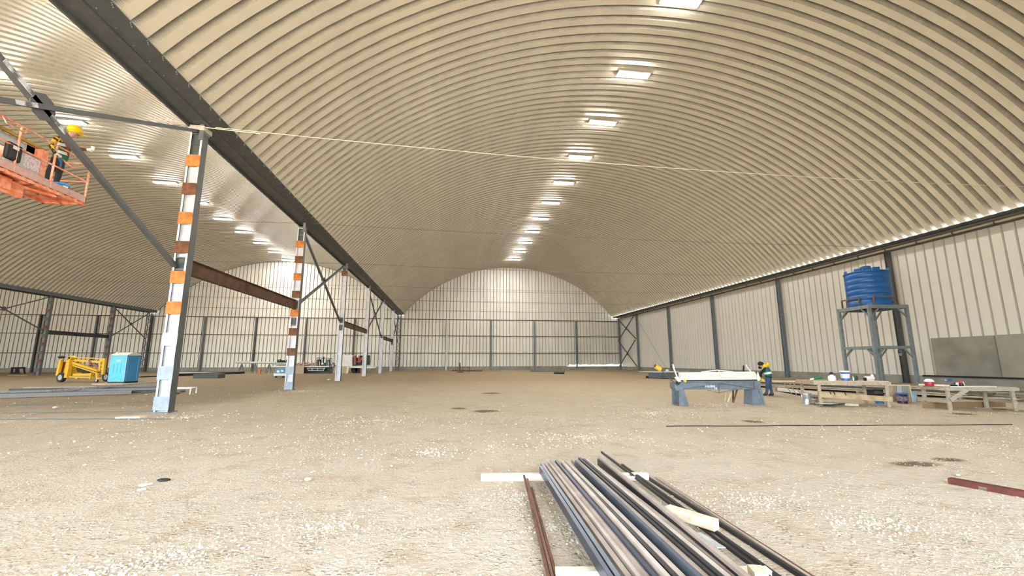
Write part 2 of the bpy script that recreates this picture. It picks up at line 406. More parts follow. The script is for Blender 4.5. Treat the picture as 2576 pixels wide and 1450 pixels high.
rung_me = MB().bx(-.178, .178, -.16, -.10, -.02, .02).mesh('rung', M_GREY)
ROWY = [D0+SP*i for i in range(6)]
colspec = [
 ('white-webbed steel column nearest the camera with orange and rust batten plates', [(8.52,'o'),(7.49,'b'),(6.43,'o'),(5.41,'b'),(4.38,'o'),(3.35,'o'),(2.32,'g'),(1.25,'s'),(.30,'s')], [9.35, 8.95, 4.85]),
 ('second striped steel column of the row, with rust battens all the way down to half height', [(8.55,'o'),(7.6,'b'),(6.55,'o'),(5.5,'b'),(4.40,'o'),(3.3,'b'),(2.15,'b'),(1.1,'s'),(.25,'s')], [9.3, 8.95, 4.9, 3.9]),
 ('plain pale steel column, third of the central row from the camera', [(9.0,'b')], [9.3, 5.0, 4.4]),
 ('plain pale steel column, fourth of the central row, at the far end of the second rusty beam', [], []),
 ('plain pale steel column, fifth of the central row, where the third rusty beam starts', [], [4.9]),
 ('plain pale steel column, sixth of the central row, last before the dark lattice column', [], [4.9, 4.4]),
]
def steel_column(x, y, label, bat, gaps, flm=None, group=None):
    e = thing('steel_column', (x, y, 0), label, 'column', group)
    for nm, me in (('flanges', fl_me), ('web', wb_me), ('edge_strip', lip_me), ('head_plate', cap_me), ('base_plate', base_me)): inst(nm, me, (0, 0, 0), e)
    for z, k in bat: inst('batten_plate', BT[k], (0, 0, z), e)
    for z in gaps:
        inst('dark_opening', gap_me, (0, 0, z), e)
        for dz in (-.2, .2): inst('rung', rung_me, (0, 0, z+dz), e)
    return e
for yy, (lb, bt, gp) in zip(ROWY, colspec): steel_column(X_ROW, yy, lb, bt, gp)
def bare_column(x, y, z, label, name='steel_column', m=M_GREY, w=.12, d=.16):
    e = thing(name, (x, y, 0), label, 'column')
    s = MB(); s.bx(x-w, x+w, y-d, y-d+.02, 0, z); s.bx(x-w, x+w, y+d-.02, y+d, 0, z); s.build('flanges', m, e)
    MB().bx(x-.008, x+.008, y-d+.02, y+d-.02, 0, z).build('web', m, e)
    MB().bx(x-w-.04, x+w+.04, y-d-.04, y+d+.04, 0, .03).build('base_plate', m, e)
    return e
# left row: dark built-up columns with rusty battens
for i, (yy, lb) in enumerate(((50.0, 'dark steel column of the far left row, outermost at the photo edge'), (60.9, 'dark battened steel column of the far left row behind the black trestle'), (71.2, 'dark battened steel column of the far left row behind the yellow lift'))):
    e = thing('steel_column', (X_LROW+.3, yy, 0), lb, 'column'); x = X_LROW+.3
    s = MB()
    for sx in (-1, 1): s.bx(x+sx*.19-.012, x+sx*.19+.012, yy-.17, yy+.17, 0, 9.8)
    s.build('flanges', M_DARK, e); MB().bx(x-.17, x+.17, yy-.09, yy-.075, 0, 9.8).build('web', M_GREY, e)
    for k in range(9):
        inst('batten_plate', BT['b' if k % 2 else 'd'], (0, 0, 8.9-k*1.03), e)
# lattice corner columns
def lattice(x, y, label):
    e = thing('lattice_column', (x, y, 0), label, 'column')
    s = MB()
    for a in (-.28, .28):
        for b in (-.2, .2): s.bx(x+a-.04, x+a+.04, y+b-.04, y+b+.04, 0, 9.9)
    s.build('chords', M_DARK, e)
    s = MB(); z = .2; d = 1
    while z < 9.4:
        s.bar((x-.28*d, y-.2, z), (x+.28*d, y-.2, z+.62), .06, .06); s.bar((x+.28, y-.2*d, z), (x+.28, y+.2*d, z+.62), .06, .06); z += .62; d = -d
    s.build('lacing', M_DARK, e)
lattice(-9.0, 79.3, 'dark lattice column in the corner between the two vaults at the far wall')
lattice(-49.4, 79.3, 'dark lattice column right of the blue toilet at the far wall')
# gable posts
names = ['behind the black trestle', 'just left of the yellow lift', 'hidden behind the far left lattice column', 'right of the nearest striped column foot', 'left of the second striped column', 'right of the second striped column', 'just right of the third column']
for i in range(13):
    x = -65.34+8.11*i
    if i == 7: continue
    if i < 7:
        lb = 'grey wall post of the left far wall, ' + names[i]
        bare_column(x, Y_FAR-.36, 9.15, lb, 'wall_post', M_GREY if i % 2 else M_DARK)
    elif i < 12:
        lb = ['', 'white wall post of the main far wall, leftmost of its four', 'dark blue-grey wall post of the main far wall, second from left', 'dark blue-grey wall post of the main far wall, third from left', 'dark blue-grey wall post of the main far wall, rightmost of its four'][i-7]
        bare_column(x, Y_FAR-.36, 9.15, lb, 'wall_post', M_PALE if i == 8 else M_BLUEGREY)
# right wall columns
rn = ['dark grey wall column behind the blue water tank', 'dark grey wall column behind the crouching worker', 'dark grey wall column behind the right half of the folding machine', 'dark grey wall column behind the folding machine yellow counterweight', 'dark grey wall column beside the double cross brace', 'dark grey corner column where right and far walls meet']
for i in range(6):
    y = 27.06+SP*i if i < 5 else 79.4
    bare_column(X_COLR-.05, y, 9.6, rn[i], 'wall_post', M_BLUEGREY if i else M_DARK, .13, .16)

# ---- rusty beams and braces
def i_beam(x, y0, y1, z0, z1, h, label, m):
    e = thing('steel_beam', (x, y0, z0-h), label, 'beam')
    MB().prism([(-.01, -h+.02), (.01, -h+.02), (.01, -.02), (-.01, -.02)], (x, y0, z0), (x, y1, z1)).build('web', m, e)
    MB().prism([(-.1, -.02), (.1, -.02), (.1, 0), (-.1, 0)], (x, y0, z0), (x, y1, z1)).prism([(-.1, -h), (.1, -h), (.1, -h+.02), (-.1, -h+.02)], (x, y0, z0), (x, y1, z1)).build('flanges', m, e)
    s = MB(); ym = y0+(y1-y0)*.42; s.bx(x-.09, x+.09, ym-.01, ym+.01, z0-h+.02, z0-.02); s.bx(x-.09, x+.09, y1-.12, y1-.1, z0-h+.02, z0-.02); s.build('stiffener', m, e)
    s = MB()
    for k in range(4): s.ball((x+.012, y1-.04, z0-.08-k*(h-.16)/3), .02, n=6, m=4)
    s.build('end_bolts', M_BOLT, e)
i_beam(X_ROW, D0+.2, ROWY[1]-.2, 5.08, 5.14, .52, 'long rust-brown steel beam between the two striped columns', M_BEAM)
i_beam(X_ROW, ROWY[2]+.2, ROWY[3]-.2, 5.02, 5.05, .46, 'shorter-looking rust-brown beam between third and fourth columns', M_BEAM)
i_beam(X_ROW, ROWY[4]+.2, ROWY[5]-.2, 5.0, 5.02, .44, 'farthest rust-brown beam of the central row, near the far wall', M_BEAM)
i_beam(X_LROW+.3, 61.1, 71.0, 5.5, 5.5, .5, 'black steel beam across the far left row above the yellow lift', M_BLACK)
def xbrace(x, y0, y1, zl, zh, label, r=.06, m=M_DARK):
    e = thing('cross_brace', (x, (y0+y1)/2, zl), label, 'brace'); ym, zm = (y0+y1)/2, (zl+zh)/2
    MB().bar((x, y0, zl), (x, y1, zh), r*1.6, r*2, (1, 0, 0)).build('diagonal', m, e)
    MB().bar((x-r*1.7, y0, zh), (x-r*1.7, y1, zl), r*1.6, r*2, (1, 0, 0)).build('diagonal', m, e)
    g = r*3.4
    MB().prism([(g*1.3*math.cos(t*PI/4), g*1.3*math.sin(t*PI/4)) for t in range(8)], (x-r*1.0, ym, zm), (x-r*.7, ym, zm), (0, 0, 1)).build('gusset_plate', m, e)
    return e
xb0 = xbrace(X_ROW, ROWY[0]-SP+.2, ROWY[0]-.22, 4.75, 9.62, 'big dark cross brace behind which the lift worker stands, nearest the camera', .07)
xbrace(X_ROW, ROWY[1]+.22, ROWY[2]-.22, 4.95, 9.7, 'dark cross brace between second and third columns', .07)
xbrace(X_ROW, ROWY[3]+.22, ROWY[4]-.22, 4.95, 9.7, 'dark cross brace between fourth and fifth columns')
xbrace(X_ROW, ROWY[5]+.22, 79.0, 4.95, 9.7, 'dark cross brace against the far corner lattice column')
xbrace(X_LROW+.3, 50.2, 60.7, 5.4, 9.6, 'dark cross brace of the far left row cut by the left photo edge')
xbrace(X_LROW+.3, 71.4, 79.0, 5.3, 9.6, 'dark cross brace above the blue toilet')
xbrace(X_COLR-.25, 71.6, 79.3, 5.42, 9.5, 'upper of the two stacked cross braces in the far right corner', .07)
xbrace(X_COLR-.25, 71.6, 79.3, .6, 5.2, 'lower of the two stacked cross braces in the far right corner', .07)
MB().cyl((X_COLR-.3, 71.2, 9.3), (X_COLR-.25, 61.0, .02), .018, 5).build('stay_cable', M_DARK, label='thin slanting stay cable on the right wall above the yellow counterweight', cat='cable')
yc = (ROWY[0]-SP+.2+ROWY[0]-.22)/2; zc_ = (4.75+9.62)/2; kk = (9.62-4.75)/(SP-.42)
MO = mat('overspray', (.62, .64, .68), .7, 0, 0, 5, col2=(.12, .13, .13), mix=(.42, .6))
for d0, d1 in ((-.95, -.25), (.2, .62)): MB().bar((X_ROW-.119+.01, yc+d0, zc_-kk*d0), (X_ROW-.119+.01, yc+d1, zc_-kk*d1), .10, .155, (1, 0, 0)).build('paint_overspray', MO, xb0)
s = MB(); s.bar((X_ROW+.002, yc-.7, zc_-kk*.7), (X_ROW+.002, yc-.25, zc_-kk*.25), .10, .148, (1, 0, 0)); s.build('paint_overspray', MO, xb0)
# tie rods
def tie(x0, x1, y, z, sag, label, r=.016, m=M_PVC):
    s = MB(); pts = [Vector((x0+(x1-x0)*t/12, y, z-sag*4*(t/12)*(1-t/12))) for t in range(13)]
    s.tube(pts, r, 5); s.build('tie_rod', m, label=label, cat='tie rod')
ords = ['nearest', 'second', 'third', 'fourth', 'fifth', 'sixth']
for i, yy in enumerate(ROWY):
    tie(-8.5, 31.5, yy, 9.92, .42 if i == 0 else .2, f'thin tie rod across the main vault, {ords[i]} from the camera', .016 if i == 0 else .013, M_ROPE if i == 0 else M_GREY)
    tie(-9.4, -48.9, yy+.02, 9.92, .2, f'thin tie rod across the left vault, {ords[i]} from the camera', .013, M_GREY)
# rope end around the nearest column head
s = MB()
for k in range(5):
    z = 9.69+.035*k; s.tube([(X_ROW-.24, 15.45, z), (X_ROW+.25, 15.44, z-.02), (X_ROW+.26, 15.92, z+.01), (X_ROW-.24, 15.92, z), (X_ROW-.24, 15.45, z)], .014, 5)
for k in range(7):
    a = random.uniform(-.2, .2); s.tube([(X_ROW-.2, 15.5, 9.85), (X_ROW-.6, 15.5+a, 9.87+random.uniform(-.05, .1)), (X_ROW-1.0-random.random()*.6, 15.5+a*2, 9.88+random.uniform(-.08, .12))], .010, 4)
s.tube([(X_ROW+.26, 15.5, 9.8), (X_ROW+.6, 15.6, 9.83), (X_ROW+1.1, 15.66, 9.83), (X_ROW+2.0, 15.68, 9.8)], .02, 5)
s.build('rope', M_ROPE, label='white rope wound round the head of the nearest striped column', cat='rope')

# ---- ceiling lights
LY = [17.2+5.535*i for i in range(11)]; LX = 10.95
box_me = None
def ceiling_light(x, y, z, label, tilt=0):
    e = thing('ceiling_light', (x, y, z), label, 'light', None)
    global box_me, dif_me
    if box_me is None:
        box_me = MB().bx(-1.02, 1.02, -.235, .235, .0, .07).mesh('housing', M_WHITE)
        dif_me = MB().bx(-.98, .98, -.20, .20, -.035, -.002).mesh('diffuser', M_LED)
    inst('housing', box_me, (0, 0, 0), e); inst('diffuser', dif_me, (0, 0, 0), e)
    return e
o11 = ['nearest', 'second', 'third', 'fourth', 'fifth', 'sixth', 'seventh', 'eighth', 'ninth', 'tenth', 'farthest']
for i, yy in enumerate(LY): ceiling_light(LX, yy, arc_z(LX, VAULTS['main'])-.17, f'glowing rectangular ceiling light of the main vault, {o11[i]} in its row')
for i in range(-2, 9):
    yy = 33.59+5.535*(i)
    if i in (-1, -2): lb = ['light of the left vault right behind the yellow helmet', 'light of the left vault cut by the left photo edge'][-i-1]
    else: lb = f'light of the left vault, {["third", "fourth", "fifth", "sixth", "seventh", "eighth", "ninth", "tenth", "farthest"][i]} in its row'
    ceiling_light(-28.1, yy+(5.535 if i >= 0 else 5.535), arc_z(-28.1, VAULTS['left'])-.17, 'glowing rectangular ceiling ' + lb)
for yy in (LY[0]-5.535, LY[0]-11.07, LY[0]-16.6):
    pass

# ================================================================== objects on upright reference planes
class VP:
    """an upright plane through two ground points; pt() gives the point on it seen at a pixel, off = metres behind the plane"""
    def __init__(s, a, b):
        s.a = Vector(a); s.b = Vector(b); s.u = (s.b-s.a).normalized(); s.n = Vector((-s.u.y, s.u.x, 0))
        if s.n.dot(s.a-Vector((0, 0, s.a.z))) < 0: s.n = -s.n
    def pt(s, px, py, off=0.0):
        d = AX_F + AX_R*((px-1288)/F_PX) + AX_U*((725-py)/F_PX)
        t = (s.a-CAM).dot(s.n)/d.dot(s.n); return CAM+d*t+s.n*off
    def slab(s, mb, pxs, o0, o1):
        """closed prism whose front outline is the given pixel polygon"""
        f = [s.pt(x, y, o0) for x, y in pxs]; v = s.n*(o1-o0); b = [p+v for p in f]; n = len(f)
        mb.add(f+b, [tuple(range(n)), tuple(range(2*n-1, n-1, -1))]+[(i, n+i, n+(i+1) % n, (i+1) % n) for i in range(n)]); return mb
def lift(mb_v, z):  # keep nothing below ground
    for v in mb_v:
        if v.z < z+.16: v.z = z
def fit_ground(mb):
    lift(mb.v, 0.0)
FR = lambda loc, rz: Matrix.Translation(Vector(loc)) @ Matrix.Rotation(rz, 4, 'Z')

# ---- portable toilet
M_CYAN = mat('cyan_plastic', (.07, .56, .80), .35, 0, .03, 2); M_BLUED = mat('deep_blue_plastic', (.035, .26, .56), .35, 0, .04, 2)  # door side deeper blue, partly its shade put into the colour
M_ROOFT = mat('toilet_roof', (.74, .68, .58), .5, 0, .05, 3); M_LBLUE = mat('light_blue_trim', (.35, .62, .82), .4, 0, .03, 3)
tc_ = G(310, 964.5); t = thing('portable_toilet', (tc_.x, tc_.y, 0), 'light blue portable toilet with pale arched roof beside the yellow lift', 'toilet')
F = FR((tc_.x, tc_.y, 0), math.radians(-9)); Wt = 1.2
MB(F).bx(-Wt, 0, 0, Wt, .12, 2.12).build('cabin', M_CYAN, t)
s = MB(F)
for x in (-Wt-.015, -.015): s.bx(x-.01, x+.04, -.02, .03, .12, 2.14)
s.bx(-Wt, 0, -.02, .01, .12, .17); s.build('corner_trim', M_LBLUE, t)
MB(F).bx(0.0, .035, .10, Wt-.14, .2, 2.05).build('door', M_BLUED, t)
s = MB(F); s.bx(0, .05, 0, .10, .12, 2.14); s.bx(0, .05, Wt-.14, Wt, .12, 2.14); s.bx(0, .045, .1, Wt-.14, .12, .2); s.build('door_frame', M_BLUED, t)
s = MB(F); s.bx(.036, .045, .1, .13, .25, 2.0); s.bx(.036, .045, Wt-.17, Wt-.15, .2, 2.0); s.build('door_edge', M_LBLUE, t)
prof = [(-.06, 2.10)]+[(-.06+(Wt+.12)*i/10, 2.12+.20*math.sin(PI*i/10)) for i in range(11)]+[(Wt+.06, 2.10)]
s = MB(F); n = len(prof)
vs = [(-Wt-.06, y, z) for y, z in prof]+[(.07, y, z) for y, z in prof]
s.add(vs, [tuple(range(n)), tuple(range(2*n-1, n-1, -1))]+[(i, n+i, n+(i+1) % n, (i+1) % n) for i in range(n)]); s.build('roof', M_ROOFT, t)
s = MB(F); s.cyl((-Wt+.2, .2, 2.15), (-Wt+.2, .2, 2.36), .06, 10); s.build('vent_pipe', M_WHITE, t)
s = MB(F)
for k in range(3): s.bx(-.95+k*.28, -.90+k*.28, -.012, 0, .75, 1.45)
s.bar((-1.05, -.006, .25), (-.6, -.006, .45), .02, .012); s.bar((-.6, -.006, .45), (-.15, -.006, .25), .02, .012); s.build('panel_ribs', mat('cyan_shadow', (.05, .48, .72), .4, 0, .02), t)
MB(F).bx(-.78, -.42, -.012, 0, 1.62, 1.78).build('sign_plate', M_LBLUE, t)
s = MB(F); s.bx(.036, .042, .35, .75, 1.72, 1.75); s.bx(.036, .042, .35, .75, 1.62, 1.65); s.build('door_vent', M_DARK, t)
MB(F).bx(-Wt-.02, .05, -.02, Wt+.02, 0, .12).build('skid_base', M_BLACK, t)
s = MB(); s.bar(G(232, 967, .03), G(344, 965.5, .03)+Vector((.3, -.35, 0)), .10, .05); s.build('plank', M_WOODN, label='pale plank on the ground in front of the blue toilet', cat='plank')

# ---- yellow towable boom lift
va = VP(G(155, 962), G(243, 963)); L = thing('boom_lift', (va.a.x, va.a.y, 0), 'folded yellow trailer-mounted boom lift parked left of the blue toilet', 'lift')
Y = M_YEL; P_ = va.pt
def ybar(name, pts, w, h, m=Y, off=0.0):
    s = MB()
    for p, q in pts: s.bar(P_(*p, off), P_(*q, off), w, h, (0, 0, 1))
    return s.build(name, m, L)
def wheel(px, py, r, off, nm='wheel', ww=.22, parent=L, pl=va):
    c = pl.pt(px, py, off); c.z = r; s = MB(); s.cyl(c-pl.n*ww/2, c+pl.n*ww/2, r, 20)
    w_ = s.build(nm, M_RUBBER, parent); MB().cyl(c-pl.n*(ww/2+.015), c-pl.n*(ww/2-.01), r*.58, 14).build('rim', M_PLATEG, w_); return w_
wheel(155, 950, .37, 0); wheel(220, 950, .37, 1.4); wheel(243, 960, .16, 0, 'jockey_wheel', .09)
s = MB(); va.slab(s, [(129, 942), (134, 911), (144, 911), (139, 943)], .3, 1.5); s.build('battery_cover', mat('maroon', (.25, .045, .04), .6, 0, .1, 3), L)
s = MB(); va.slab(s, [(141, 945), (150, 905), (156, 905), (147, 945)], -.05, .12); va.slab(s, [(147, 940), (156, 906), (158, 910), (151, 940)], .3, .42); s.build('outrigger', Y, L)
s = MB(); s.ball(P_(153, 899, .05), .22, (1.2, .8, .5)); s.build('outrigger_foot', M_BLACK, L)
s = MB(); va.slab(s, [(168, 951), (175, 907), (183, 906), (175, 951)], -.2, .05); s.build('outrigger', Y, L)
s = MB(); s.cyl(P_(180, 901, -.15), P_(180, 901, .25), .17, 14); s.build('pivot_drum', M_YEL, L); s = MB(); s.cyl(P_(180, 901, -.18), P_(180, 901, -.14), .10, 12); s.build('pivot_cap', M_BLACK, L)
s = MB(); va.slab(s, [(164, 938), (165, 916), (173, 916), (172, 942)], .1, .9); s.build('turret', Y, L)
s = MB(); va.slab(s, [(155, 932), (157, 908), (180, 908), (176, 914), (164, 914), (163, 932)], .35, .6); va.slab(s, [(184, 928), (187, 924), (219, 929), (215, 938), (187, 937)], .2, .9); s.build('hydraulics', M_BLACK, L)
s = MB(); va.slab(s, [(181, 898), (254, 902), (254, 904), (181, 900)], 0, .1); va.slab(s, [(184, 905), (253, 909.5), (253, 914), (184, 910)], .05, .28); s.build('upper_boom', Y, L)
s = MB(); va.slab(s, [(184, 911), (243, 930), (246, 936), (184, 916.5)], -.05, .2); va.slab(s, [(184, 918), (246, 938), (245, 941), (184, 921)], -.05, .2); s.build('lower_boom', Y, L)
s = MB(); va.slab(s, [(184, 916.5), (246, 936), (246, 938), (184, 918)], 0, .15); s.build('boom_slot', M_BLACK, L)
s = MB(); va.slab(s, [(253, 902), (266, 902), (260, 943), (256, 943), (259, 910), (254, 912)], -.05, .1); va.slab(s, [(250, 905), (254, 904), (251, 932), (247, 932)], .0, .2)
for yy in (909, 918, 927): va.slab(s, [(251, yy), (262, yy), (262, yy+3), (251, yy+3)], .05, .15)
s.build('basket_bracket', Y, L)
s = MB(); va.slab(s, [(225, 915), (232, 912), (250, 930), (245, 932)], .1, .2); va.slab(s, [(222, 907), (228, 910), (228, 920), (224, 920)], .0, .2); s.build('linkage', mat('lift_rust', (.28, .14, .08), .7, 0, .1), L)
s = MB(); va.slab(s, [(179, 941), (223, 940), (223, 946), (179, 946)], .1, .35); va.slab(s, [(178, 947), (231, 948.5), (231, 952), (200, 951), (195, 954), (190, 950), (178, 950)], -.1, .1); s.build('chassis_beam', Y, L)
s = MB(); va.slab(s, [(231, 938), (234, 938), (229, 955), (226, 955)], -.1, .1); s.build('outrigger', Y, L)
s = MB(); va.slab(s, [(241, 938), (246, 938), (246, 951), (249, 954), (243, 956)], -.05, .08); s.bar(P_(243, 955, 0), P_(256, 951, 0), .06, .05); s.build('drawbar', Y, L)

# ---- black trestle with tape scraps
vt = VP(G(26, 941), G(46, 941)); s = MB()
for x0, x1 in ((29, 26), (42, 46)): vt.slab(s, [(x0, 926), (x0+3, 926), (x1+2, 941), (x1-1, 941)], 0, .12); vt.slab(s, [(x0, 926), (x0+3, 926), (x1+2, 941), (x1-1, 941)], .7, .82)
vt.slab(s, [(28, 924.5), (45, 924), (46, 928), (28, 928)], -.05, .9); vt.slab(s, [(34, 925), (38, 925), (37, 941), (33, 941)], .2, .5); vt.slab(s, [(27, 937), (45, 937), (45, 939), (27, 939)], .0, .1)
fit_ground(s); s.build('trestle', M_BLACK, label='small black trestle at the foot of the far left dark column', cat='trestle')
s = MB()
for a, b in ((26, 33), (46, 50), (54, 61)): p, q = G(a, 945), G(b, 945.5); s.bar(p+Vector((0, 0, .04)), q+Vector((0, 0, .04)), .5, .06)
s.build('yellow_scraps', mat('dull_yellow', (.50, .42, .12), .7, 0, .2, 8), label='dull yellow scraps lying by the black trestle', cat='debris')

# ---- long steel profiles on the ground, left
M_MILL = mat('mill_steel', (.20, .195, .185), .5, .1, .15, 5, stretch=(1, 8, 8)); M_MILLD = mat('mill_steel_dark', (.045, .047, .05), .5, .1, .1, 5)
bundle = [((-10, 1004), (330, 993), .03, .16, M_MILL, 'grey steel profile, front one of the left bundle'), ((-10, 1000), (400, 990), .04, .14, M_MILLD, 'dark steel profile behind the front one of the left bundle'),
 ((-10, 997), (420, 986), .06, .16, M_MILL, 'grey steel profile in the middle of the left bundle'), ((20, 991), (440, 984), .06, .18, M_MILLD, 'dark flat steel profile of the left bundle, ending near the striped column'),
 ((20, 986), (400, 981), .03, .12, M_MILL, 'grey steel profile at the back of the left bundle'), ((120, 997), (405, 978), .22, .10, M_STEEL, 'bright steel bar lying aslant on top of the left bundle'),
 ((250, 980), (425, 977), .03, .12, M_MILL, 'short grey profile behind the left bundle'), ((55, 987), (300, 984), .2, .06, mat('mill_brown', (.33, .29, .24), .6, 0, .1, 5), 'brownish sheet strip on top of the left bundle')]
for (a, b, z, h, m_, lb) in bundle:
    p, q = G(*a), G(*b); p.z = q.z = z+h/2
    if z == .22: p.z = .2; q.z = .4
    s = MB(); w_ = .16; s.bar(p, q, w_, .014) if False else None
    d = (q-p).normalized(); n_ = Vector((-d.y, d.x, 0))
    for o_, ww, hh in ((n_*0, .012, h), (n_*.08+Vector((0, 0, h/2)), .17, .012), (n_*.08-Vector((0, 0, h/2)), .17, .012)): s.bar(p+o_, q+o_, ww, hh)
    s.build('steel_profile', m_, label=lb, cat='steel profile', group='steel profiles in the left bundle')
for px in (60, 250, 385):
    p = G(px, 992); MB().box((p.x, p.y+1.2, .02), (.12, 3.4, .04)).build('sleeper', M_WOOD, label=f'flat timber sleeper under the left steel bundle, {"left" if px == 60 else "middle" if px == 250 else "right"} one', cat='timber')
vw = VP(G(400, 995), G(480, 993)); s = MB()
s.cyl(vw.pt(400, 979), vw.pt(480, 978), .03, 8); s.cyl(vw.pt(480, 978), vw.pt(477.5, 992.5), .03, 8); s.cyl(vw.pt(400, 979, 1), vw.pt(480, 978, 1), .03, 8); s.cyl(vw.pt(480, 978), vw.pt(480, 978, 1), .03, 8); s.cyl(vw.pt(480, 978, 1), vw.pt(477.5, 992.5, 1), .03, 8); s.cyl(vw.pt(403, 979), vw.pt(403, 994), .03, 8)
fit_ground(s); s.build('tube_trestle', M_WHITE, label='low white pipe frame just right of the nearest striped column', cat='frame')
s = MB(); s.cyl(G(432, 985, .12), G(465, 983, .12), .09, 10); s.cyl(G(425, 989, .1), G(450, 987, .1), .1, 10); s.build('pipe_offcuts', M_MILL, label='dark pipe offcuts inside the low white pipe frame', cat='pipe')
MB().bar(G(300, 1050, .02), G(362, 1049.5, .02), .3, .04).build('board', M_WOODN, label='pale board lying flat left of the nearest column foot', cat='board')
for y0, (a, b) in enumerate((((0, 1021), (400, 1010)), ((0, 1040), (395, 1035)), ((0, 1055), (430, 1054)))):
    s = MB(); pa, pb = G(*a, .015), G(*b, .015); pts = [pa.lerp(pb, t/14)+Vector((0, random.uniform(-.05, .05), 0)) for t in range(15)]
    s.tube(pts, .012, 4); s.build('cable', M_GREY, label=f'thin grey cable on the dirt at left, {["farthest", "middle", "nearest"][y0]} of three', cat='cable')

# ---- far row of trailers, machines and scrap
vf = VP((-30, 62.5, 0), (-5, 62.5, 0)); Q = vf.pt
vweld = VP(G(690, 951)+Vector((0, 0, 0)), G(718, 951)); t = thing('welding_cart', tuple(vweld.a), 'blue and white welding cart on wheels beside the second striped column', 'cart')
s = MB(); vweld.slab(s, [(692, 941), (692.5, 928), (718, 928), (718, 941)], 0, .8); s.build('blue_housing', mat('weld_blue', (.06, .28, .50), .45, 0, .05, 4), t)
s = MB(); vweld.slab(s, [(689, 946), (689, 940), (719, 940), (719, 946)], -.04, .85); s.build('white_tray', M_WHITE, t)
s = MB(); vweld.slab(s, [(697, 932), (703, 932), (703, 938), (697, 938)], -.03, 0); vweld.slab(s, [(707, 931), (713, 931), (713, 936), (707, 936)], -.03, 0); s.build('panel_labels', M_WHITE, t)
s = MB()
for x in (694, 712): s.cyl(vweld.pt(x, 949, 0), vweld.pt(x, 949, .1), .12, 12)
fit_ground(s); s.build('wheels', M_RUBBER, t)
s = MB(); vweld.slab(s, [(694, 945), (716, 945), (715, 948), (696, 948)], .05, .6); s.build('undercarriage', M_GREY, t)
s = MB(); vf.slab(s, [(649.5, 939), (650, 930), (655, 930), (655, 939)], 0, .3); fit_ground(s); s.build('orange_crate', mat('crate_orange', (.75, .16, .05), .6, 0, .05), label='small orange crate on the far dirt left of the welding cart', cat='crate')
s = MB(); s.cyl(Q(566, 912.5, 3), Q(690, 914, 3), .14, 8); s.build('long_pipe', M_PLATEG, label='long grey pipe resting on trestles before the left far wall', cat='pipe')
for i_, px in enumerate((582, 618, 655)):
    s = MB(); a = Q(px, 914.6, 3); 
    for dx in (-.35, .35): s.bar((a.x+dx, a.y-.3, 0), (a.x, a.y, a.z), .06, .06); s.bar((a.x+dx, a.y+.3, 0), (a.x, a.y, a.z), .06, .06)
    s.build('trestle', M_GREY, label=f'thin trestle under the long grey pipe, {["left", "middle", "right"][i_]} one', cat='trestle')
# trailer 1
t = thing('flatbed_trailer', tuple(Q(760, 938)), 'low flatbed trailer loaded with rusty scrap right of the second striped column', 'trailer')
s = MB(); vf.slab(s, [(686, 924), (686, 921.5), (828, 921.5), (828, 924)], -.05, 2.2); s.build('deck', M_WHITE, t)
for px in (722, 762, 784, 803, 826):
    s = MB(); vf.slab(s, [(px, 922), (px, 910), (px+1.6, 910), (px+1.6, 922)], 0, .12); s.build('stake', M_PLATEG, t)
for px in (737, 743): 
    c = Q(px, 932, .2); c.z = .38; MB().cyl(c, c+Vector((0, .25, 0)), .38, 16).build('wheel', M_RUBBER, t)
s = MB(); vf.slab(s, [(771, 926), (818, 926), (814, 933.5), (776, 933.5)], .0, .1); s2 = MB(); vf.slab(s2, [(774, 927.5), (784, 927.5), (784, 931.5), (777, 931.5)], -.02, 0); vf.slab(s2, [(786, 927.5), (798, 927.5), (798, 931.5), (786, 931.5)], -.02, 0); vf.slab(s2, [(800, 927.5), (815, 927.5), (812, 931.5), (800, 931.5)], -.02, 0)
s.build('under_frame', M_PLATEG, t); s2.build('frame_gaps', M_BLACK, t)
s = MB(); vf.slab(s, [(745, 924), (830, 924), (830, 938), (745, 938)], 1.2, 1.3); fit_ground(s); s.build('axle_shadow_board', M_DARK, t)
random.seed(11)
s = MB()
for k in range(26):
    a = Q(random.uniform(740, 800), random.uniform(915, 920.5), random.uniform(.1, 1.8)); b = a+Vector((random.uniform(-1.3, 1.3), random.uniform(-.3, .3), random.uniform(-.25, .25)))
    s.bar(a, b, .1, .09)
s.build('scrap_heap', mat('scrap', (.30, .15, .08), .8, 0, .15, 9), label='heap of rusty scrap bars on the flatbed trailer', cat='scrap', kind='stuff')
s = MB()
for k in range(9):
    px = 692+k*3.6; a = Q(px, 920, random.uniform(.3, 1)); s.cyl(a, a+Vector((0, .1, random.uniform(.35, .8))), random.uniform(.10, .2), 8)
    s.box(a+Vector((.1, 0, .3)), (.25, .3, .3))
s.build('hoist_parts', M_BLACK, label='row of black hoist parts on the trailer above the welding cart', cat='machine parts', kind='stuff')
s = MB()
for k in range(8):
    a = Q(690+k*4.2, 919, .1); s.cyl(a, a+Vector((0, 0, .35)), .11, 8)
s.build('canisters', M_PLATEG, label='pale canisters among the black hoist parts', cat='canister', kind='stuff')
t = thing('generator', tuple(Q(815, 921)), 'dark green generator inside a black pipe cage on the flatbed trailer', 'generator')
s = MB(); vf.slab(s, [(806, 921), (806, 914), (815, 913), (815, 921)], .3, .9); vf.slab(s, [(818, 921), (818, 905), (827, 905), (827, 921)], .2, 1.0); s.build('housing', mat('gen_green', (.05, .14, .10), .5, 0, .1, 5), t)
s = MB(); s.tube([Q(795, 921, .2), Q(796, 901, .2), Q(829, 902, .2), Q(829, 921, .2)], .04, 6); s.tube([Q(795, 921, 1.2), Q(796, 901, 1.2), Q(829, 902, 1.2), Q(829, 921, 1.2)], .04, 6); s.build('cage', M_BLACK, t)
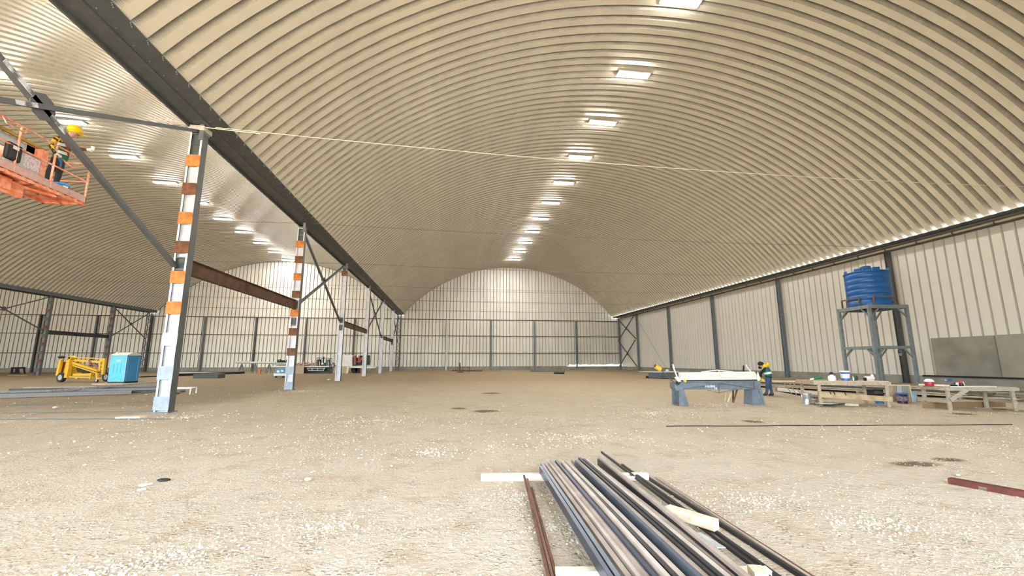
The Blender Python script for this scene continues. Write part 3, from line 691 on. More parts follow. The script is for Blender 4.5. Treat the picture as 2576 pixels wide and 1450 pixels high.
s = MB(); s.cyl(Q(801, 921, .5), Q(801, 905, .5), .28, 12); s.cyl(Q(811, 913, .5), Q(812, 898, .5), .08, 8); s.build('cylinder_and_exhaust', M_BLACK, t)
s = MB(); s.ball(Q(810, 916, .25), .16); s.build('gauge', M_WHITE, t)
s = MB()
for k in range(30):
    a = Q(random.uniform(830, 852), random.uniform(913, 936), random.uniform(0, 1.5)); b = a+Vector((random.uniform(-.5, .5), random.uniform(-.3, .3), random.uniform(-.4, .4))); s.bar(a, b, random.uniform(.08, .2), .1)
fit_ground(s); s.build('machine_scrap', mat('scrap_green', (.16, .16, .12), .8, 0, .2, 9), label='tangle of grey-green machine scrap left of the third column', cat='scrap', kind='stuff')
s = MB(); vf.slab(s, [(743, 938), (747, 920), (768, 920), (767, 938)], -.5, -.45); fit_ground(s); s.build('plywood_sheet', M_WOOD, label='weathered plywood sheet leaning on the flatbed trailer', cat='plywood')
# trailer 2
t = thing('equipment_trailer', tuple(Q(890, 938)), 'white decked equipment trailer behind the third and fourth columns', 'trailer')
s = MB(); vf.slab(s, [(845, 925), (845, 920.5), (938, 923), (940, 927)], -.05, 2.4); s.build('deck', M_WHITE, t)
s = MB(); vf.slab(s, [(932, 923), (932, 913), (934, 913), (934, 923)], 0, .1); vf.slab(s, [(937, 923), (937, 914), (939, 914), (939, 923)], 0, .1); s.build('end_posts', M_WHITE, t)
for px in (890, 900, 908):
    c = Q(px, 933, .3); c.z = .42; MB().cyl(c, c+Vector((0, .3, 0)), .42, 16).build('wheel', M_RUBBER, t)
s = MB(); vf.slab(s, [(918, 926), (921, 926), (914, 938), (911, 938)], 0, .1); vf.slab(s, [(921, 938), (921, 935), (927, 935), (937, 926), (939, 928), (928, 938)], .1, .2); fit_ground(s); s.build('drawbar', M_GREY, t)
s = MB(); vf.slab(s, [(861, 921), (861, 893.5), (886, 893.5), (886, 921)], .0, 1.1); s.build('white_cabinet', M_WHITE, label='tall white cabinet standing on the equipment trailer', cat='cabinet')
s = MB(); vf.slab(s, [(889, 921), (889, 897), (914, 894), (926, 894), (926, 919)], .5, 1.6); s.build('dark_machine_body', M_BLACK, label='black body of the red compressor machine on the equipment trailer', cat='machine')
t = thing('red_compressor', tuple(Q(902, 921, .3)), 'red tanks and pipes on the equipment trailer right of the white cabinet', 'compressor'); RD = mat('machine_red', (.36, .09, .06), .55, 0, .1, 5)
for px, a, b in ((893, 918, 895), (903, 913, 896), (908.5, 906, 900)): MB().cyl(Q(px, a, .2), Q(px, b, .2), .17, 12).build('tank', RD, t)
s = MB(); s.tube([Q(897, 910, .1), Q(905, 912, .1), Q(912, 902, .1), Q(921, 905, .1)], .08, 8); s.build('pipes', RD, t)
s = MB(); s.ball(Q(900, 898, .1), .18); s.build('filter', M_WHITE, t)
s = MB(); vf.slab(s, [(906, 939), (906, 927), (911, 927), (911, 939)], .0, .6); fit_ground(s); s.build('red_box', RD, label='dark red box on the ground under the equipment trailer', cat='box')
s = MB(); vf.slab(s, [(841, 940), (845, 921), (851, 921), (849, 940)], -.55, -.5); vf.slab(s, [(852, 940), (853, 922), (874, 922), (872, 940)], -.55, -.5); fit_ground(s); s.build('plywood_sheet', M_WOOD, label='weathered plywood sheet leaning under the white cabinet', cat='plywood')
s = MB(); vf.slab(s, [(872, 940), (876, 922), (881, 922), (878, 940)], -.62, -.57); fit_ground(s); s.build('board', M_WOODN, label='pale leaning board right of the plywood under the white cabinet', cat='board')
# black steel lying behind the first column
s = MB(); s.bar(G(440, 944, .2), G(612, 938, .2), .4, .25); s.build('steel_beam', M_BLACK, label='long black beam on the ground right of the nearest striped column', cat='beam')
s = MB(); s.bar(G(440, 938, .2), G(560, 939, .2), .3, .2); s.build('steel_beam', M_PLATEG, label='pale grey beam behind the long black beam on the ground', cat='beam')
s = MB(); p = G(512, 953); s.box((p.x, p.y+1, .22), (2.2, 1.4, .44)); s.build('black_crate', M_DARK, label='dark low crate in front of the black beam on the ground', cat='crate')
s = MB(); s.bar(G(352, 949, .06), G(395, 947, .06), .25, .12); s.build('steel_offcut', M_BLACK, label='short black offcut right of the blue toilet', cat='steel offcut')
# along the far wall of the main vault
vm = VP((1.6, 62.6, 0), (5, 62.6, 0)); t = thing('rusty_post', tuple(vm.pt(1157, 938)), 'short rusty post standing alone in front of the main far wall', 'post')
s = MB(); vm.slab(s, [(1155.2, 937), (1155.2, 913), (1158.6, 913), (1158.6, 937)], 0, .2); s.build('upright', M_RUSTB, t)
s = MB(); a = vm.pt(1157, 938); s.box((a.x, a.y+.1, .04), (.9, .7, .08)); s.build('foot_plate', M_RUSTB, t)
s = MB(); 
for x in (1163, 1180): s.tube([vm.pt(x, 939), vm.pt(x+1, 925), vm.pt(x+1, 925, .8), vm.pt(x, 939, .8)], .03, 5)
s.tube([vm.pt(1164, 925), vm.pt(1181, 925)], .03, 5); s.tube([vm.pt(1163.5, 932), vm.pt(1180.5, 932)], .025, 5); fit_ground(s); s.build('sawhorse', M_RUSTB, label='small pipe sawhorse right of the short rusty post', cat='sawhorse')
for k, (a, b, m_) in enumerate((((1138, 931), (1212, 931.5), M_RUSTB), ((1336, 932), (1420, 933), M_GREY), ((1262, 931.5), (1300, 932), M_WOOD), ((1395, 937), (1418, 937.5), M_BLACK))):
    MB().bar(G(a[0], a[1]+2, .1), G(b[0], b[1]+2, .1), .3, .2).build('floor_bar', m_, label=['rusty bar on the ground behind the short rusty post', 'grey bar on the ground below the third main wall post', 'small timber lying at the foot of the main far wall', 'short black piece lying before the right part of the main far wall'][k], cat='bar')

# ================================================================== folding machine (sheet brake)
vb = VP(G(1725, 1021), G(1918, 1019)); B = thing('sheet_folder', tuple((vb.a+vb.b)/2), 'grey and white manual sheet metal folding machine with yellow counterweight', 'machine')
B.location.z = 0
def bslab(name, px, o0, o1, m, parent=B, pl=vb, ground=False):
    s = MB(); pl.slab(s, px, o0, o1)
    if ground: fit_ground(s)
    return s.build(name, m, parent)
M_CREAM = mat('machine_cream', (.76, .73, .64), .45, 0, .04, 3)
s = MB(); vb.slab(s, [(1705, 983), (1712, 983), (1719, 1021), (1706, 1020)], -.10, -.07); vb.slab(s, [(1712, 983), (1719, 983), (1732, 1023), (1719, 1021)], -.07, .5); vb.slab(s, [(1705, 983), (1719, 983), (1732, 1023), (1706, 1020)], .47, .5); fit_ground(s); s.build('leg', M_BLUEGREY, B)
s = MB(); vb.slab(s, [(1895, 979), (1914, 979), (1924, 1020), (1893, 1016)], -.04, -.01); vb.slab(s, [(1893, 979), (1896, 979), (1894, 1016), (1891, 1016)], -.01, .5); vb.slab(s, [(1905, 980), (1909, 980), (1922, 1018), (1918, 1018)], -.08, -.04); fit_ground(s); s.build('leg', M_BLUEGREY, B)
bslab('lower_beam', [(1717, 961.5), (1911, 960), (1898, 980), (1720, 981)], .05, .12, M_BLUEGREY)
bslab('beam_lip', [(1716, 959.5), (1911, 958), (1911, 961), (1716, 962)], -.02, .3, M_GREY)
bslab('end_block', [(1697, 962), (1718, 960), (1719, 984), (1703, 984), (1697, 976)], .0, .4, M_BLUEGREY)
bslab('end_block', [(1897, 960), (1912, 960), (1913, 981), (1898, 981)], -.02, .4, M_BLUEGREY)
s = MB()
A_ = lambda x, y, o=-.06: vb.pt(x, y, o)
for p, q in (((1720, 978.5), (1809, 963.5)), ((1809, 963.5), (1912, 979)), ((1778, 982), (1806, 989)), ((1806, 989), (1860, 978)), ((1809, 963), (1806, 989))): s.bar(A_(*p), A_(*q), .035, .025)
s.build('truss_rods', M_GREY, B)
bslab('clamp_gap', [(1712, 955.5), (1908, 953.8), (1908, 958), (1712, 960)], .03, .35, M_BLACK)
# upper white apron tilts back
f = [vb.pt(1709, 955, -.02), vb.pt(1910, 954, -.02), vb.pt(1903, 935.6, .12), vb.pt(1711, 937.5, .12)]
s = MB(); v = vb.n*.05; b = [p+v for p in f]; s.add(f+b, [(0,1,2,3), (7,6,5,4), (0,4,5,1), (1,5,6,2), (2,6,7,3), (3,7,4,0)]); s.build('apron', M_CREAM, B)
bslab('apron_foot', [(1709, 953), (1911, 951.5), (1911, 955), (1709, 957)], -.05, .1, M_CREAM)
s = MB()
for p, q in (((1771, 937), (1811, 932)), ((1811, 932), (1851, 936.5))): s.bar(A_(*p, .2), A_(*q, .2), .04, .04)
s.bar(A_(1811, 932, .1), A_(1815, 951, -.04), .035, .035)
s.bar(A_(1716, 939, .06), A_(1815, 951, -.06), .015, .012); s.bar(A_(1815, 951, -.06), A_(1898, 940, .06), .015, .012); s.build('apron_truss', M_CREAM, B)
s = MB(); vb.slab(s, [(1709, 956), (1712, 937), (1715, 940), (1719, 953), (1723, 958)], -.08, -.05); s.build('side_plate', M_CREAM, B); s = MB(); vb.slab(s, [(1900, 953), (1903, 935.6), (1910, 953), (1905, 960)], -.08, -.05); s.build('side_plate', M_CREAM, B); s = MB(); vb.slab(s, [(1697, 951), (1703, 947), (1709, 954), (1712, 960), (1705, 961)], -.06, .05); s.build('bracket', M_CREAM, B)
s = MB(); s.cyl(vb.pt(1720, 959, -.12), vb.pt(1720, 959, -.04), .05, 8); s.cyl(vb.pt(1914.5, 956.5, -.12), vb.pt(1914.5, 956.5, -.04), .05, 8); s.build('hinge_knobs', M_YEL, B)
s = MB(); s.bar(vb.pt(1705, 955, -.02), vb.pt(1692, 922, -.02), .05, .04); s.bar(vb.pt(1694.5, 927, -.02), vb.pt(1691.5, 917, -.02), .10, .03); s.build('lever', M_CREAM, B)
s = MB(); s.bar(vb.pt(1687, 920, 0), vb.pt(1690, 923, 0), .07, .03); s.build('lever_grip', M_BLACK, B)
a0, a1 = vb.pt(1705, 972, 0), vb.pt(1662, 930, 0); s = MB(); s.cyl(a0, a1, .018, 8); s.build('counterweight_arm', M_DARK, B)
a2 = vb.pt(1648.5, 921.5, 0); w_ = MB().cyl(a1, a2, .085, 14).build('counterweight', M_YEL, B)
MB().cyl(a2, a2+(a2-a1).normalized()*.03, .06, 8).build('end_nut', M_RUSTB, w_)
s = MB(); s.bar(vb.pt(1893, 936, .1), vb.pt(1881, 922, .1), .05, .03); s.bar(vb.pt(1882, 922, .1), vb.pt(1880, 918, .1), .07, .03); s.build('right_lever', M_CREAM, B)
s = MB(); vb.slab(s, [(1876, 935), (1877, 920), (1879, 920), (1879, 935)], .15, .2); s.build('stop_bar', M_BLACK, B)
s = MB(); vb.slab(s, [(1699, 965), (1702, 960), (1707, 966), (1706, 969)], -.05, .05); s.tube([vb.pt(1700, 960, -.06), vb.pt(1705, 968, -.06), vb.pt(1710, 962, -.06)], .015, 6); s.build('linkage', M_BLACK, B)
# handwriting on the beam
def text(body, size, m, loc, rot, name, parent=None, ext=.004, **k):
    c = bpy.data.curves.new(name, 'FONT'); c.body = body; c.size = size; c.extrude = ext; c.align_x = 'CENTER'
    c.offset = size*.012
    o = bpy.data.objects.new(name, c); COL.objects.link(o); dg = bpy.context.evaluated_depsgraph_get()
    me = bpy.data.meshes.new_from_object(o.evaluated_get(dg)); bpy.data.objects.remove(o); me.materials.clear(); me.materials.append(m)
    me.transform(Matrix.Translation(Vector(loc)-(base_of(parent) if parent else Vector())) @ rot)
    ob = bpy.data.objects.new(name, me); COL.objects.link(ob); ob.parent = parent; return tag(ob, **k)
def facing(pl):
    return Matrix((pl.u, Vector((0, 0, 1)), pl.u.cross(Vector((0, 0, 1))))).transposed().to_4x4()
M_CHALK = mat('white_marker', (.78, .84, .86), .7, 0, .05)
text('Mulko', .155, M_CHALK, vb.pt(1788, 975, .044), facing(vb), 'lettering', B)
text('10', .11, M_CHALK, vb.pt(1802, 980.5, .044), facing(vb), 'lettering', B)
# sticks leaning behind the machine
for k, (a, b, m_, w2, lb) in enumerate((((1729, 981), (1741, 1003), M_BLACK, .035, 'black bar leaning under the left end of the folding machine'), ((1724, 986), (1731, 981), M_WOODN, .03, 'short pale stick under the left end of the folding machine'),
     ((1879, 980), (1868, 1014), M_RUSTB, .05, 'rust-brown bar leaning under the right end of the folding machine'), ((1872.5, 980), (1871, 1000), M_BLACK, .035, 'black bar leaning beside the rust-brown one'),
     ((1874, 990), (1862, 1003), M_WOODN, .035, 'pale stick leaning left of the rust-brown bar'), ((1889, 981), (1883, 1005), M_WOODN, .035, 'pale stick leaning right of the rust-brown bar'), ((1864, 979), (1869, 984), M_WOODN, .03, 'short pale stick leaning behind the black bar'))):
    s = MB(); o_ = .35+.12*k; p = vb.pt(*a, o_); q = vb.pt(*b, o_); q.z = min(q.z, .03) if b[1] > 995 else q.z; s.bar(p, q, w2, w2)
    if b[1] < 995: s.bar(q, Vector((q.x+.1, q.y+.3, .02)), w2, w2)
    s.build('leaning_stick', m_, label=lb, cat='stick')

# ---- steel stack behind the machine
vs_ = VP(G(1632, 952), G(1712, 955)); ST = thing('steel_stack', tuple(vs_.a), 'dark grey steel channels stacked on timbers behind the folding machine', 'steel stack')
for k, (x0, x1) in enumerate(((1631, 1665), (1666, 1710))):
    s = MB(); vs_.slab(s, [(x0, 951), (x0, 938), (x1, 938), (x1, 952)], 0, .8); s.build('channel', M_BLUEGREY if k == 0 else M_GREY, ST)
s = MB(); vs_.slab(s, [(1626, 952.5), (1626, 946.5), (1630.5, 946.5), (1630.5, 952.5)], -.1, .2); s.build('end_clamp', M_BLACK, ST)
s = MB()
for x in (1634, 1645, 1655, 1668, 1680, 1695): vs_.slab(s, [(x, 954.5), (x, 951), (x+5, 951), (x+5, 954.5)], -.1, .9)
fit_ground(s); s.build('timber_blocks', M_WOOD, ST)
s = MB(); vs_.slab(s, [(1613, 936), (1613, 934.5), (1713, 934.5), (1713, 937.5), (1660, 938)], -.4, 1.2); s.build('cover_sheet', M_PLATEG, ST)
s = MB(); s.ball(vs_.pt(1675, 932.5, .2), .13, (1.2, 1.2, .7)); s.build('cap', M_WHITE, label='small white cap lying on the steel stack behind the folding machine', cat='cap')
s = MB(); vs_.slab(s, [(1616, 949.8), (1616, 948.5), (1627, 948.8), (1627, 950)], -.1, 0); s.build('yellow_stick', M_YEL, ST)

# ---- long thin board and sawhorse between machine and table
vt1 = VP(G(2063, 1022), G(2240, 1024)); t = thing('board_on_trestle', tuple(G(2010, 1000)), 'long thin board on a light trestle between machine and worktable', 'board')
vlb = VP(G(1990, 996), G(2060, 996)); s = MB(); s.bar(vlb.pt(1917, 959), vlb.pt(2055, 960), .25, .045); s.build('board', M_WOODN, t)
s = MB(); s.bar(vlb.pt(1984, 962), vlb.pt(2005, 995, .0), .03, .03); s.bar(vlb.pt(1994, 961), vlb.pt(2019, 993, .1), .03, .03); s.bar(vlb.pt(1986, 962, .5), vlb.pt(2010, 995, .5), .03, .03); fit_ground(s); s.build('legs', M_WOOD, t)

# ---- white beams lying
vwb = VP(G(1949, 984), G(2050, 1003)); 
for k, (px, lb) in enumerate((([(1949, 985), (1952, 981), (2050, 995), (2050, 1003)], 'lower white steel beam on the ground behind the galvanised bucket'), ([(1952, 981), (1952, 976.5), (2056, 989.5), (2056, 994.5)], 'upper white steel beam on the ground beside the standing worker'))):
    s = MB(); vwb.slab(s, px, 0+.06*k, .3+.06*k); fit_ground(s); s.build('steel_beam', M_WHITE, label=lb, cat='beam')
s = MB(); vwb.slab(s, [(1940, 981), (1940, 974.5), (1950, 975.5), (1950, 983)], .0, .4); fit_ground(s); s.build('wood_block', M_WOOD, label='wooden spacer block at the end of the white beams', cat='wood block')

# ---- lumber pile along the right wall
random.seed(5)
la, lb_ = G(1905, 966), G(2560, 1000)
pa = Vector((17.6, 27.5, 0)); pb = Vector((21.6, 14.2, 0)); d = (pb-pa).normalized(); n_ = Vector((-d.y, d.x, 0)); n_ = n_ if n_.x > 0 else -n_
for k in range(20):
    lv = k//4; i = k % 4; off = n_*(i*.42+random.uniform(-.03, .03)+lv*.1); z = .12+lv*.075
    a = pa+d*random.uniform(-.6, 1.0)+off; b = pb+d*random.uniform(-2.0, .8)+off; a.z = z+random.uniform(0, .008); b.z = z
    if k in (1, 6, 13, 19): m_ = M_BLACK
    elif k in (3, 8, 14, 17): m_ = M_DARK
    else: m_ = [M_WOOD, mat('old_plank', (.27, .23, .16), .85, 0, 0, 4, col2=(.16, .13, .09), bump=.2)][k % 2]
    MB().bar(a, b, .26, .06).build('scaffold_plank', m_, label=f'{"dark" if m_ in (M_BLACK, M_DARK) else "weathered"} plank of the right wall pile, {["bottom", "second", "third", "fourth", "top"][lv]} layer, {["first", "second", "third", "fourth"][i]} from tables', cat='plank', group='scaffold planks along the right wall')
for k in range(4):
    c = pa.lerp(pb, (.1, .37, .63, .9)[k])+n_*.7
    MB().bar(c-n_*.9+Vector((0, 0, .045)), c+n_*.9+Vector((0, 0, .045)), .09, .09).build('sleeper', M_WOOD, label=f'timber sleeper under the plank pile, {["farthest", "second", "third", "nearest"][k]}', cat='timber')

# ---- worktable 1
def table(o, u, Lx, Ly, H, label, top_over=.05, m_=M_WOOD):
    rz = math.atan2(u.y, u.x); F = FR((o.x, o.y, 0), rz); t = thing('worktable', (o.x, o.y, 0), label, 'table')
    return t, F
H1 = vt1.pt(2140, 959).z
T1, F1 = table(vt1.a, vt1.u, 2.1, 1.15, H1, 'longer wooden worktable with paint bucket and tools, beside the galvanised bucket')
Lx1 = (vt1.b-vt1.a).length+.02; Ly1 = 1.25
for k in range(5): MB(F1).bx(-.12, Lx1+.06, .02+k*Ly1/5, (k+1)*Ly1/5, H1-.03, H1).build('top_board', M_WOOD if k % 2 else mat('ply_light', (.55, .44, .30), .8, 0, .1, 4), T1)
MB(F1).bx(-.14, Lx1+.08, -.04, .0, H1-.14, H1-.03).build('front_rail', M_WOODN if False else M_WOOD, T1)
MB(F1).bx(-.14, Lx1+.08, Ly1, Ly1+.04, H1-.14, H1-.03).build('back_rail', M_WOOD, T1)
MB(F1).bx(-.14, -.10, 0, Ly1, H1-.14, H1-.03).build('end_rail', M_WOOD, T1)
for x in (0, Lx1-.1):
    for y in (0, Ly1-.06): MB(F1).bx(x, x+.1, y, y+.06, 0, H1-.03).build('leg', M_WOOD, T1)
fb = VP(vt1.a, vt1.b); s = MB(); fb.slab(s, [(2058, 986), (2242, 998.5), (2243, 1011.5), (2059, 999)], -.06, -.02); s.build('lower_board', mat('tan_board', (.50, .38, .22), .8, 0, 0, 4, col2=(.36, .27, .15), bump=.2), T1)
def clampy(px, py, lab):
    s = MB(); s.bar(fb.pt(px, py, -.09), fb.pt(px+4, py+8, -.09), .02, .02); s.bar(fb.pt(px-1, py, -.1), fb.pt(px-1, py, .02), .02, .02); s.build('hook', M_BLACK, label=lab, cat='hook')
clampy(2083, 984, 'left black hook hanging over the lower board of the longer worktable'); clampy(2093, 985, 'middle black hook over the lower board of the longer worktable'); clampy(2121, 987, 'right black hook over the lower board of the longer worktable')
def bucket(c, r0, r1, h, m_, label, lid=None, handle=True, wall_label=None, band=None, name='bucket'):
    t = thing(name, tuple(c), label, 'bucket'); s = MB(); s.lathe(c, [(r0, 0), (r1, h), (r1*.93, h), (r1*.9, h*.9)], 20); s.build('body', m_, t)
    s = MB(); s.lathe(c, [(r1, h-.03), (r1+.012, h-.025), (r1+.012, h), (r1-.005, h)], 20); s.build('rim', lid or m_, t)
    if lid: MB().lathe(c, [(r1+.008, h-.01), (r1+.008, h+.015), (r1*.85, h+.02)], 20).build('lid', lid, t)
    if band: MB().lathe(c, [(r0+(r1-r0)*.25+.003, h*.25), (r0+(r1-r0)*.72+.003, h*.72)], 20).build('label_band', band, t)
    if handle:
        s = MB(); pts = [c+Vector((math.cos(a)*(r1+.01), -math.sin(a)*.03-.0, h-.05-math.sin(a)*r1*.9)) for a in [PI*i/8 for i in range(9)]]
        s.tube([p+Vector((0, -r1*math.sin(PI*i/8), 0)) for i, p in enumerate(pts)], .006, 5); s.build('handle', M_STEEL, t)
    return t
c = G(2030, 1018); bucket(c, .13, .16, .40, M_STEEL, 'galvanised metal bucket on the ground left of the longer worktable')
# items on table 1 : positions given in the table frame
def on1(px, py, off=.3):
    p = fb.pt(px, py, off); return p
def at_z(px, z, off, pl):
    # point at that pixel column, given offset behind the plane and height
    a = pl.pt(px, 900, off); b = pl.pt(px, 1000, off); t = (z-a.z)/(b.z-a.z); return a.lerp(b, t)
M_PAINTB = mat('paint_blue', (.05, .16, .48), .4, 0, .03)
bucket(at_z(2145, H1, .4, fb), .125, .15, .33, M_PAINTB, 'blue and white paint bucket standing on the longer worktable', lid=M_WHITE, handle=False, band=M_WHITE)
t = thing('white_jug', tuple(at_z(2098, H1, .1, fb)), 'white jug with a black round cap on the longer worktable', 'jug'); c = at_z(2098, H1, .1, fb)
MB().lathe(c, [(.12, 0), (.13, .08), (.11, .17), (.05, .20), (.05, .22)], 16).build('body', M_WHITE, t); MB().ball(c+Vector((0, 0, .26)), .055).build('cap', M_BLACK, t)
c = at_z(2113, H1, .45, fb); MB().cyl(c+Vector((0, 0, .01)), c+Vector((0, .05, .30)), .16, 16, .02).build('cutting_disc_case', M_BLACK, label='black rounded case behind the white jug on the longer worktable', cat='case')
c = at_z(2075, H1, .5, fb); t = thing('green_tool', tuple(c), 'green hand tool lying on the left of the longer worktable', 'tool'); MB().cyl(c+Vector((-.15, 0, .06)), c+Vector((.2, 0, .09)), .045, 10).build('body', mat('tool_green', (.02, .22, .10), .4, 0, .05), t); MB().bar(c+Vector((-.28, 0, .04)), c+Vector((-.13, 0, .06)), .06, .05).build('nozzle', M_WHITE, t)
for k, (px, h, m_, lb) in enumerate(((2163, .17, M_STEEL, 'silver bottle right of the blue and white paint bucket'), (2168, .12, M_BLACK, 'short black bottle between silver and green bottles'), (2173, .2, mat('dark_green', (.04, .12, .07), .4, 0, .05), 'dark green bottle on the longer worktable'), (2180, .18, M_BLACK, 'black bottle left of the white grinder'))):
    c = at_z(px, H1, .35+.06*k, fb); MB().lathe(c, [(.035, 0), (.035, h*.7), (.013, h*.82), (.013, h)], 12).build('bottle', m_, label=lb, cat='bottle')
c = at_z(2198, H1, .2, fb); t = thing('bench_grinder', tuple(c), 'white bench grinder at the right end of the longer worktable', 'grinder')
MB().cyl(c+Vector((-.16, 0, .09)), c+Vector((.14, 0, .10)), .075, 12).build('motor', M_WHITE, t); MB().box(c+Vector((0, 0, .015)), (.2, .14, .03)).build('base', M_WHITE, t); MB().lathe(c+Vector((.12, 0, .08)), [(.05, 0), (.05, .12), (.02, .15)], 10).build('handle', M_WHITE, t); MB().cyl(c+Vector((-.21, 0, .06)), c+Vector((-.18, 0, .06)), .06, 12).build('wheel', M_BLACK, t)
# under table 1
c = G(2212, 1008); t = thing('black_crate', tuple(c), 'black plastic crate under the right end of the longer worktable', 'crate'); F = FR(c, -.2)
MB(F).bx(-.2, .2, 0, .4, 0, .42).build('shell', M_BLACK, t); MB(F).bx(-.17, .17, -.01, .0, .26, .38).build('opening', M_DARK, t)
c = G(2213, 1016); MB().lathe(c, [(.13, 0), (.14, .08), (.12, .09)], 14).build('basin', mat('basin_blue', (.03, .15, .35), .5, 0, .05), label='blue basin on the ground under the longer worktable', cat='basin')
for k in range(2):
    MB().bar(G(2125+k, 1019-k*2.2, .02), G(2160, 1020.5-k*2.2, .02), .06, .04).build('offcut', M_WOODN, label=f'pale wood offcut under the longer worktable, {["front", "rear"][k]} one', cat='offcut')
MB().bar(G(2072, 1016, .12), G(2106, 1013, .02), .5, .015).build('sheet_offcut', M_PLATEG, label='bent grey sheet offcut under the left of the longer worktable', cat='sheet')
s = MB(); random.seed(3)
for k in range(40):
    c = G(random.uniform(2042, 2062), random.uniform(1012, 1021)); a = c+Vector((0, 0, random.uniform(.02, .30))); s.bar(a, a+Vector((random.uniform(-.12, .12), random.uniform(-.12, .12), random.uniform(-.06, .06))), .012, .012)
for k in range(14):
    c = G(random.uniform(2044, 2060), random.uniform(1014, 1020)); s.ball(c+Vector((0, 0, random.uniform(.03, .12))), random.uniform(.04, .09), (1, 1, .7), 6, 4)
s.build('rubble_heap', mat('rubble', (.36, .31, .26), .9, 0, .2, 20), label='small heap of rubble and wire right of the galvanised bucket', cat='rubble', kind='stuff')

# ---- leaning crate panel and buckets
vp_ = VP(G(2236, 1012), G(2298, 1013)); t = thing('crate_panel', tuple(vp_.a), 'leaning wooden crate panel of grey boards right of the longer worktable', 'panel')
for k, (x0, x1, m_) in enumerate(((2235, 2250, M_WOOD), (2250.5, 2259, mat('panel_brown', (.36, .27, .19), .85, 0, .1, 4)), (2260, 2272, M_PLATEG), (2273, 2290, mat('panel_grey', (.30, .32, .30), .85, 0, .1, 4)))):
    s = MB(); vp_.slab(s, [(x0+3, 1011), (x0, 971), (x1, 971), (x1+3, 1011)], .1+.02*(k % 2), .13+.02*(k % 2)); s.build('board', m_, t)
s = MB(); vp_.slab(s, [(2234, 969), (2291, 969), (2291, 971.5), (2234, 971)], .05, .18); vp_.slab(s, [(2289, 969), (2291.5, 969), (2299, 1013), (2296.5, 1013)], .04, .18); vp_.slab(s, [(2236, 1011), (2298, 1012), (2298, 1014), (2236, 1013)], .04, .18); fit_ground(s); s.build('frame', M_WOODN, t)
bucket(G(2271, 1015.5), .15, .18, .37, mat('paint_maroon', (.05, .02, .04), .4, 0, .1), 'dark maroon paint bucket with blue lid in front of the crate panel', lid=M_PAINTB, band=mat('label_lilac', (.28, .22, .30), .5, 0, .3, 14))
bucket(G(2321, 1013.5)+Vector((.15, .5, 0)), .15, .18, .36, mat('pale_blue', (.35, .55, .72), .4, 0, .05), 'pale blue bucket behind the left leg of the shorter worktable', lid=None, handle=False)

# ---- worktable 2
o2 = G(2389, 1033); u2 = (G(2562, 1034.5)-o2).normalized(); v2 = VP(o2, G(2562, 1034.5)); H2 = v2.pt(2389, 974).z; Lx2 = (G(2562, 1034.5)-o2).length
back = G(2324, 1025)-o2; F2 = FR(o2, math.atan2(u2.y, u2.x)); loc = F2.inverted() @ G(2324, 1025); Ly2 = loc.y; skx = loc.x
T2 = thing('worktable', tuple(o2), 'shorter wooden worktable with diagonal braces carrying the red water jug', 'table')
M_WG = mat('pale_grey_wood', (.44, .39, .31), .85, 0, 0, 5, col2=(.32, .28, .21), stretch=(1, 6, 6), bump=.2)
def P2(x, y, z): return F2 @ Vector((x+skx*y/Ly2, y, z))
def hexa(s, x0, x1, y0, y1, z0, z1):
    s.add([P2(x, y, z) for x in (x0, x1) for y in (y0, y1) for z in (z0, z1)], [(0,1,3,2),(4,6,7,5),(0,4,5,1),(2,3,7,6),(0,2,6,4),(1,5,7,3)]); return s
for k in range(5): hexa(MB(), -.04, Lx2+.06, -.03+k*(Ly2+.08)/5, -.04+(k+1)*(Ly2+.08)/5, H2-.03, H2).build('top_board', [M_WG, M_WOOD][k % 2], T2)
hexa(MB(), -.06, Lx2+.08, -.07, -.03, H2-.12, H2-.02).build('front_rail', M_WG, T2); hexa(MB(), -.06, Lx2+.08, Ly2+.05, Ly2+.09, H2-.12, H2-.02).build('back_rail', M_WG, T2)
hexa(MB(), -.06, -.02, -.03, Ly2+.05, H2-.12, H2-.02).build('end_rail', M_WOOD, T2)
for x, y in ((0, 0), (0, Ly2-.06), (Lx2-.1, 0), (Lx2-.1, Ly2-.06)): hexa(MB(), x, x+.1, y, y+.06, 0, H2-.03).build('leg', M_WG, T2)
s = MB(); s.bar(P2(.04, -.05, .33), P2(.62, -.05, H2-.05), .02, .13, (0, 0, 1)); s.build('brace', M_WG, T2)
s = MB(); s.bar(P2(.8, Ly2+.04, H2-.1), P2(Lx2-.02, Ly2+.04, .42), .02, .14, (0, 0, 1)); s.build('brace', mat('brown_brace', (.33, .26, .19), .85, 0, .1, 5), T2)
hexa(MB(), -.03, 0, 0, Ly2, .22, .31).build('end_stretcher', M_WG, T2); hexa(MB(), Lx2, Lx2+.03, 0, Ly2, .22, .31).build('end_stretcher', M_WG, T2)
MB().bar(P2(.1, -.05, H2+.012), P2(1.45, -.05, H2+.012), .03, .022).build('white_strip', M_WHITE, label='long white strip along the front edge of the shorter worktable', cat='strip')
c = P2(-.05, Ly2*.55, H2); t = thing('water_jug', tuple(c), 'red water jug with white lid on the shorter worktable', 'jug')
MB().lathe(c, [(.11, 0), (.12, .02), (.12, .13), (.115, .14)], 18).build('body', mat('jug_red', (.42, .02, .06), .4, 0, .05), t); MB().lathe(c+Vector((0, 0, .14)), [(.13, 0), (.135, .03), (.08, .09), (.03, .10)], 18).build('lid', M_WHITE, t)
s = MB(); s.bar(P2(-.12, Ly2*.55+.3, H2+.03), P2(.30, Ly2*.20, H2+.03), .2, .05); s.build('board', M_WOODN, label='pale board lying across the shorter worktable beside the red jug', cat='board')
c.z = H2+.0
c = P2(.42, Ly2*.35, H2); t = thing('welding_helmet', tuple(c), 'dark grey welding helmet lying on the shorter worktable', 'helmet')
